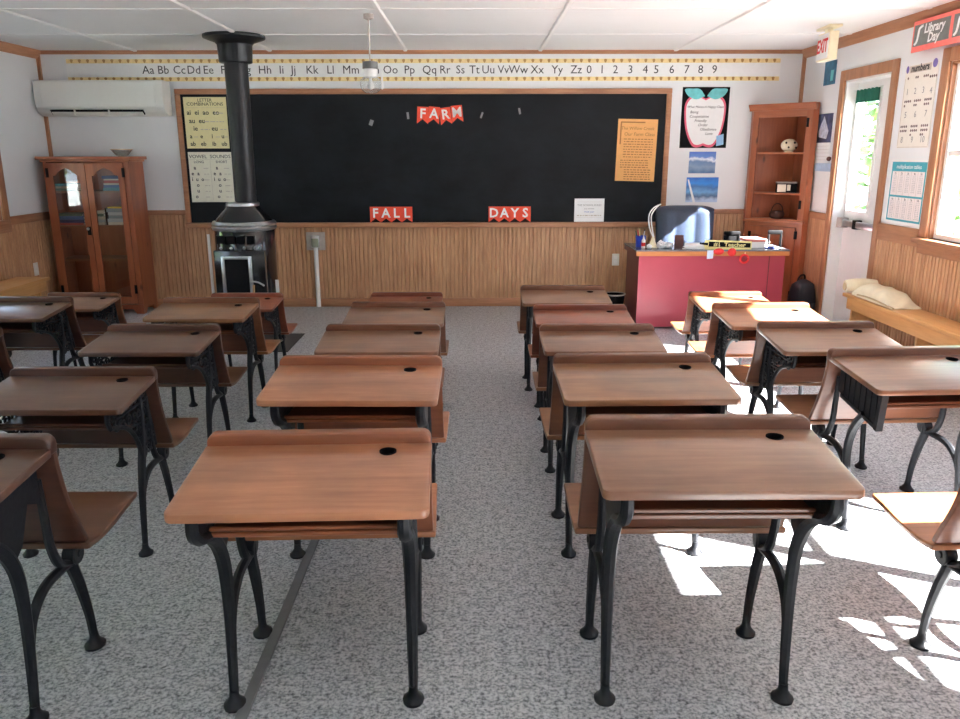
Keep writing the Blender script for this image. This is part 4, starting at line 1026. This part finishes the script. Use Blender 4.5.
# ------------------------------------------------------------------ right wall papers, exit sign, lamp
t = thing('exit_sign', 'cream exit sign with red letters hung from the ceiling by the door', 'exit sign', (2.745, 6.53, 2.205), R(-93))
MB().box(-.125, .125, -.035, .035, 0, .205).bevel(.006).build('case', M['cream'], t)
MB().box(-.112, .112, -.039, -.035, .012, .193).build('face', M['paper'], t, smooth=False)
mb = MB(); put_text(mb, 'EXIT', 0, .102, .135, y=-.041, bold=.004, sx=.78); mb.build('lettering', M['red'], t, smooth=False)
MB().box(-.14, .14, -.05, .05, .232, .2505).bevel(.004).build('canopy', M['cream'], t); MB().box(-.03, .03, -.02, .02, .205, .232).build('stem', M['cream'], t, smooth=False)
t = sheet('poster', 'small blue poster high on the right wall beside the door casing', 'poster', 7.365, 2.195, .235, .20, plain('blue_print', srgb(62, 112, 140), .7, var=.25, scale=18), 'R')
MB().box(.02, .075, -.0062, -.005, -.07, .02).build('pale_figure', M['leafteal'], t, smooth=False)
t = thing('wall_calendar', 'wall calendar with a dark snowy picture between hutch and door', 'calendar', (XR, 7.36, 1.60), R(-90))
MB().box(-.15, .15, -.006, -.002, 0, .25).build('picture', plain('dark_snow_print', srgb(70, 78, 110), .5, var=.9, scale=9), t, smooth=False)
MB().prism([(-.12, .10), (-.02, .23), (.09, .10), (.06, .03), (-.1, .05)], -.0072, -.006, 'y').build('snow_shape', plain('snow_print', srgb(200, 206, 220), .6, var=.3, scale=25), t, smooth=False)
MB().box(-.15, .15, -.005, -.002, -.19, 0).build('date_page', M['paper'], t, smooth=False)
lines(t, [(-.13, .13, -.03-.03*i, .002) for i in range(5)], M['paleink'], name='date_lines')
t = thing('paper_roll', 'tall white paper sheet under a blue band beside the door', 'paper', (XR, 7.30, .99), R(-90))
MB().box(-.155, .155, -.005, -.002, 0, .36).build('sheet', M['paper'], t, smooth=False)
MB().box(-.165, .160, -.012, -.002, .36, .43).build('band', plain('pale_blue_band', srgb(176, 198, 222), .6, var=.1), t, smooth=False)
MB().ball((.13, -.02, .47), .02).build('push_pin', M['dkbrown'], t)

t = sheet('poster', 'cut-out numbers poster with dots one to ten on the right wall', 'poster', 5.855, 1.828, .42, .57, plain('off_white_poster', srgb(236, 232, 224), .8, var=.02), 'R')
mb = MB()
mb = MB().box(-.16, .12, -.0053, -.005, .235, .282); mb.build('title_band', M['paleink'], t, smooth=False)
lettering(t, [('numbers', -.02, .262, .066, dict(bold=.002))], M['ink'])
MB().ball((.165, -.006, .275), .03, 1, .1, 1).ball((-.185, -.006, .262), .02, 1, .1, 1.3).build('flower_print', M['purple'], t)
cells = [(1, -.155, .15), (2, -.05, .15), (3, .055, .15), (4, .155, .14), (5, -.14, -.01), (6, -.01, -.01), (7, .125, -.01), (8, -.15, -.185), (9, -.01, -.185), (10, .125, -.185)]
mb = MB(); mt = MB()
for n_, x, z in cells:
    for i in range(n_):
        mb.lathe([(.009, 0), (.009, .0012)], 10, Matrix.Translation((x-.03+.024*(i % 4)-(.0 if n_ > 3 else -.02), -.005, z+.05-.03*(i//4))) @ Matrix.Rotation(R(90), 4, 'X'))
    put_text(mt, str(n_), x, z-.045, .062, y=-.0055)
mb.build('dots', plain('mixed_dots', srgb(110, 90, 90), .7, var=.6, scale=25), t, smooth=False); mt.build('lettering', M['greyink'], t, smooth=False)
MB().box(-.2, .2, -.0058, -.005, -.282, -.278).box(-.205, -.201, -.0058, -.005, -.27, .2).box(.201, .205, -.0058, -.005, -.27, .2).build('border', M['paleink'], t, smooth=False)
t = sheet('poster', 'teal bordered multiplication tables poster low on the right wall', 'poster', 5.852, 1.222, .525, .475, M['paper'], 'R')
f = .0062
MB().box(-.235, .235, -f, -.005, .155, .222).box(-.235, -.22, -f, -.005, -.205, .155).box(.22, .235, -f, -.005, -.205, .155).box(-.22, .22, -f, -.005, -.205, -.190).box(-.22, .22, -f, -.005, -.032, -.018).build('border', M['teal'], t, smooth=False)
mb = MB(); put_text(mb, 'multiplication tables', 0, .187, .042, y=-.0068); mb.build('title', M['paper'], t, smooth=False)
MB().box(-.22, .22, -.0054, -.005, -.018, .155).box(-.22, .22, -.0054, -.005, -.19, -.032).build('columns', plain('pale_pink_print', srgb(236, 226, 226), .8, var=.03), t, smooth=False)
lines(t, [(-.134+.088*i, -.131+.088*i, .068, .17) for i in range(4)]+[(-.134+.088*i, -.131+.088*i, -.11, .155) for i in range(4)], M['paleink'], -.0058, 'column_line')
lettering(t, [('%ds' % (i+1+5*r_), -.176+.088*i, .14-.186*r_, .026) for i in range(5) for r_ in range(2)], M['ink'])
mb = MB()
for r_ in range(2):
    for i in range(5):
        n_ = i+1+5*r_
        for j in range(1, 11): put_text(mb, '%d x %d = %d' % (n_, j, n_*j), -.176+.088*i, .124-.186*r_-.0128*(j-1), .0105, y=-.0056)
mb.build('sums', M['greyink'], t, smooth=False)

# chalk-style banner above the window
BY = 5.93
t = thing('banner', 'pink edged banner of dark cards with white lettering above the right window', 'banner', (XR-.001, BY, 2.19), R(-90))
bl = 2.4
MB().box(0, bl, -.058, -.054, 0, .205).build('strip', M['pink'], t, smooth=False)
words = ['Library\nDay', 'Line\nand']
mb = MB(); mt = MB(); mo = MB()
for i in range(5):
    x0 = .02+i*.47; mb.box(x0, x0+.43, -.0605, -.058, .038, .178)
    if i > 1: continue
    put_text(mt, words[i].split('\n')[0], x0+.25, .138, .085, y=-.062, shear=.15, bold=.002); put_text(mt, words[i].split('\n')[1], x0+.25, .075, .085, y=-.062, shear=.15, bold=.002)
    mo.tube(spline([(x0+.11, -.0615, .165), (x0+.07, -.0615, .150), (x0+.06, -.0615, .11), (x0+.05, -.0615, .07), (x0+.025, -.0615, .05)], 4), .008, 6)
mb.build('card', M['slate'], t, smooth=False); mt.build('lettering', M['paper'], t, smooth=False); mo.build('chalk_swirl', M['paper'], t)
MB().box(.02, bl-.02, -.054, -.001, .18, .2).build('backing', M['pink'], t, smooth=False)

t = thing('pendant_lamp', 'clear glass jar pendant lamp hanging from the ceiling before the chalkboard', 'pendant lamp', (-.745, 5.96, 0))
MB().lathe([(.035, H-.0005), (.035, H-.03), (.012, H-.04)], 20).build('ceiling_rose', M['greysteel'], t)
MB().tube([(.0, 0, H-.035), (.0, 0, 2.13)], .006, 8).build('stem', M['greysteel'], t)
MB().lathe([(.02, 2.145), (.054, 2.14), (.055, 2.095), (.05, 2.092)], 24).build('cap', plain('grey_metal_cap', srgb(112, 112, 112), .5, .4), t)
MB().lathe([(.046, 2.094), (.045, 2.035), (.04, 2.033)], 24).build('neck', M['white'], t)
MB().lathe([(.045, 2.04), (.072, 2.018), (.078, 1.99), (.066, 1.95), (.038, 1.93), (.001, 1.926)], 28, cap=False).build('glass_jar', M['clearjar'], t)
MB().lathe([(.010, 2.035), (.012, 2.01), (.028, 1.985), (.024, 1.962), (.001, 1.952)], 20, cap=False).build('bulb', M['white'], t)
MB().box(.075, .088, -.01, .01, 1.955, 2.07).bevel(.003, 1).build('switch_bar', M['white'], t)

# ------------------------------------------------------------------ outside
struct(MB().box(-60, 60, -50, 60, -.6, -.5).build('ground', M['grey_ground'], smooth=False))
def tree(x, y, h, r, label, seed, n_=2600):
    t = thing('tree', label, 'tree', (x, y, -.5), 0, 'trees outside'); rd = random.Random(seed)
    MB().tube(spline([(0, 0, 0), (.05, .02, h*.3), (-.03, .05, h*.6), (0, 0, h*.85)], 4), lerps([.16, .12, .08, .03], 13), 10).build('trunk', M['bark'], t)
    mb = MB(); cl = [(rd.uniform(-1, 1)*r*.6, rd.uniform(-1, 1)*r*.6, h*rd.uniform(.2, .95)) for _ in range(14)]
    for _ in range(n_):
        c_ = Vector(rd.choice(cl)); dd = Vector((rd.gauss(0, 1), rd.gauss(0, 1), rd.gauss(0, 1))).normalized()*(r*.5*rd.random()**.4)
        p = c_+dd; p.z = max(.3, p.z)
        u = Vector((rd.gauss(0, 1), rd.gauss(0, 1), rd.gauss(0, 1))).normalized(); v_ = u.orthogonal().normalized(); s_ = rd.uniform(.10, .2)
        mb.faces([p-u*s_, p+v_*s_*.45, p+u*s_, p-v_*s_*.45], [(0, 1, 2, 3)])
    mb.build('crown', M['leaf'], t, smooth=False, recalc=False)
tree(7.7, 13.6, 7.5, 2.2, 'leafy green tree seen through the glass of the white door', 1)
tree(10.4, 17.5, 9, 2.8, 'taller green tree farther off beyond the door glass', 2)
tree(-9.5, 4.6, 6, 2.6, 'green tree outside the left window, mirrored in the bookcase glass', 3)
tree(-9.5, 0.2, 6, 2.6, 'green tree outside the left wall, nearer the camera', 4)

# ------------------------------------------------------------------ light
w = bpy.data.worlds.new('sky'); sc.world = w; w.use_nodes = True; nt = w.node_tree; bg = nt.nodes['Background']
tc = N(nt, 'ShaderNodeTexCoord'); sp = N(nt, 'ShaderNodeSeparateXYZ'); nt.links.new(tc.outputs['Generated'], sp.inputs[0])
nt.links.new(ramp(nt, sp.outputs['Z'], [(.0, (.76, .87, 1.0)), (.5, (.46, .68, 1.0))]), bg.inputs[0]); bg.inputs[1].default_value = 4.2
sun = bpy.data.lights.new('sun', 'SUN'); sun.energy = 100; sun.angle = R(.6); sun.color = (1, .97, .93)
so = bpy.data.objects.new('sun', sun); COL.objects.link(so); so.location = (12, -8, 10)
so.rotation_euler = Vector((-1, .48, -.81)).to_track_quat('-Z', 'Y').to_euler()
def portal(name, x, y0, y1, z0, z1, s_):
    l = bpy.data.lights.new(name, 'AREA'); l.shape = 'RECTANGLE'; l.size = z1-z0; l.size_y = y1-y0; l.cycles.is_portal = True
    o = bpy.data.objects.new(name, l); COL.objects.link(o); o.location = (x, (y0+y1)/2, (z0+z1)/2); o.rotation_euler = (0, R(90)*s_, 0)
for (a_, b_, z0, z1) in WR: portal('window_portal', XR+WT+.02, a_, b_, z0, z1, 1)
portal('window_portal', XR+WT+.02, ga, gb, gz0, gz1, 1)
for (a_, b_, z0, z1) in WL: portal('window_portal', XL-WT-.02, a_, b_, z0, z1, -1)

# ------------------------------------------------------------------ camera
f_, p_, yaw, roll = 788.04, .254287, .00565763, -.00164164
cam = bpy.data.cameras.new('camera'); cam.sensor_fit = 'HORIZONTAL'; cam.sensor_width = 36; cam.lens = f_*36/960; cam.clip_start = .05; cam.clip_end = 300
co = bpy.data.objects.new('camera', cam); COL.objects.link(co)
fw_ = Vector((math.sin(yaw)*math.cos(p_), math.cos(yaw)*math.cos(p_), -math.sin(p_))); rt = Vector((math.cos(yaw), -math.sin(yaw), 0)); up = rt.cross(fw_)
r2 = rt*math.cos(roll)+up*math.sin(roll); u2 = up*math.cos(roll)-rt*math.sin(roll)
mw = Matrix.Identity(4)
for i in range(3): mw[i][0], mw[i][1], mw[i][2] = r2[i], u2[i], -fw_[i]
mw.translation = (0, 0, 1.5); co.matrix_world = mw
sc.camera = co
vs_ = sc.view_settings; vs_.view_transform = 'Standard'; vs_.look = 'None'; vs_.gamma = 1; vs_.exposure = 0.5; vs_.use_curve_mapping = False
sc.cycles.max_bounces = 10; sc.cycles.diffuse_bounces = 6; sc.cycles.glossy_bounces = 4; sc.cycles.transparent_max_bounces = 16
sc.cycles.use_denoising = True; sc.cycles.sample_clamp_indirect = 8
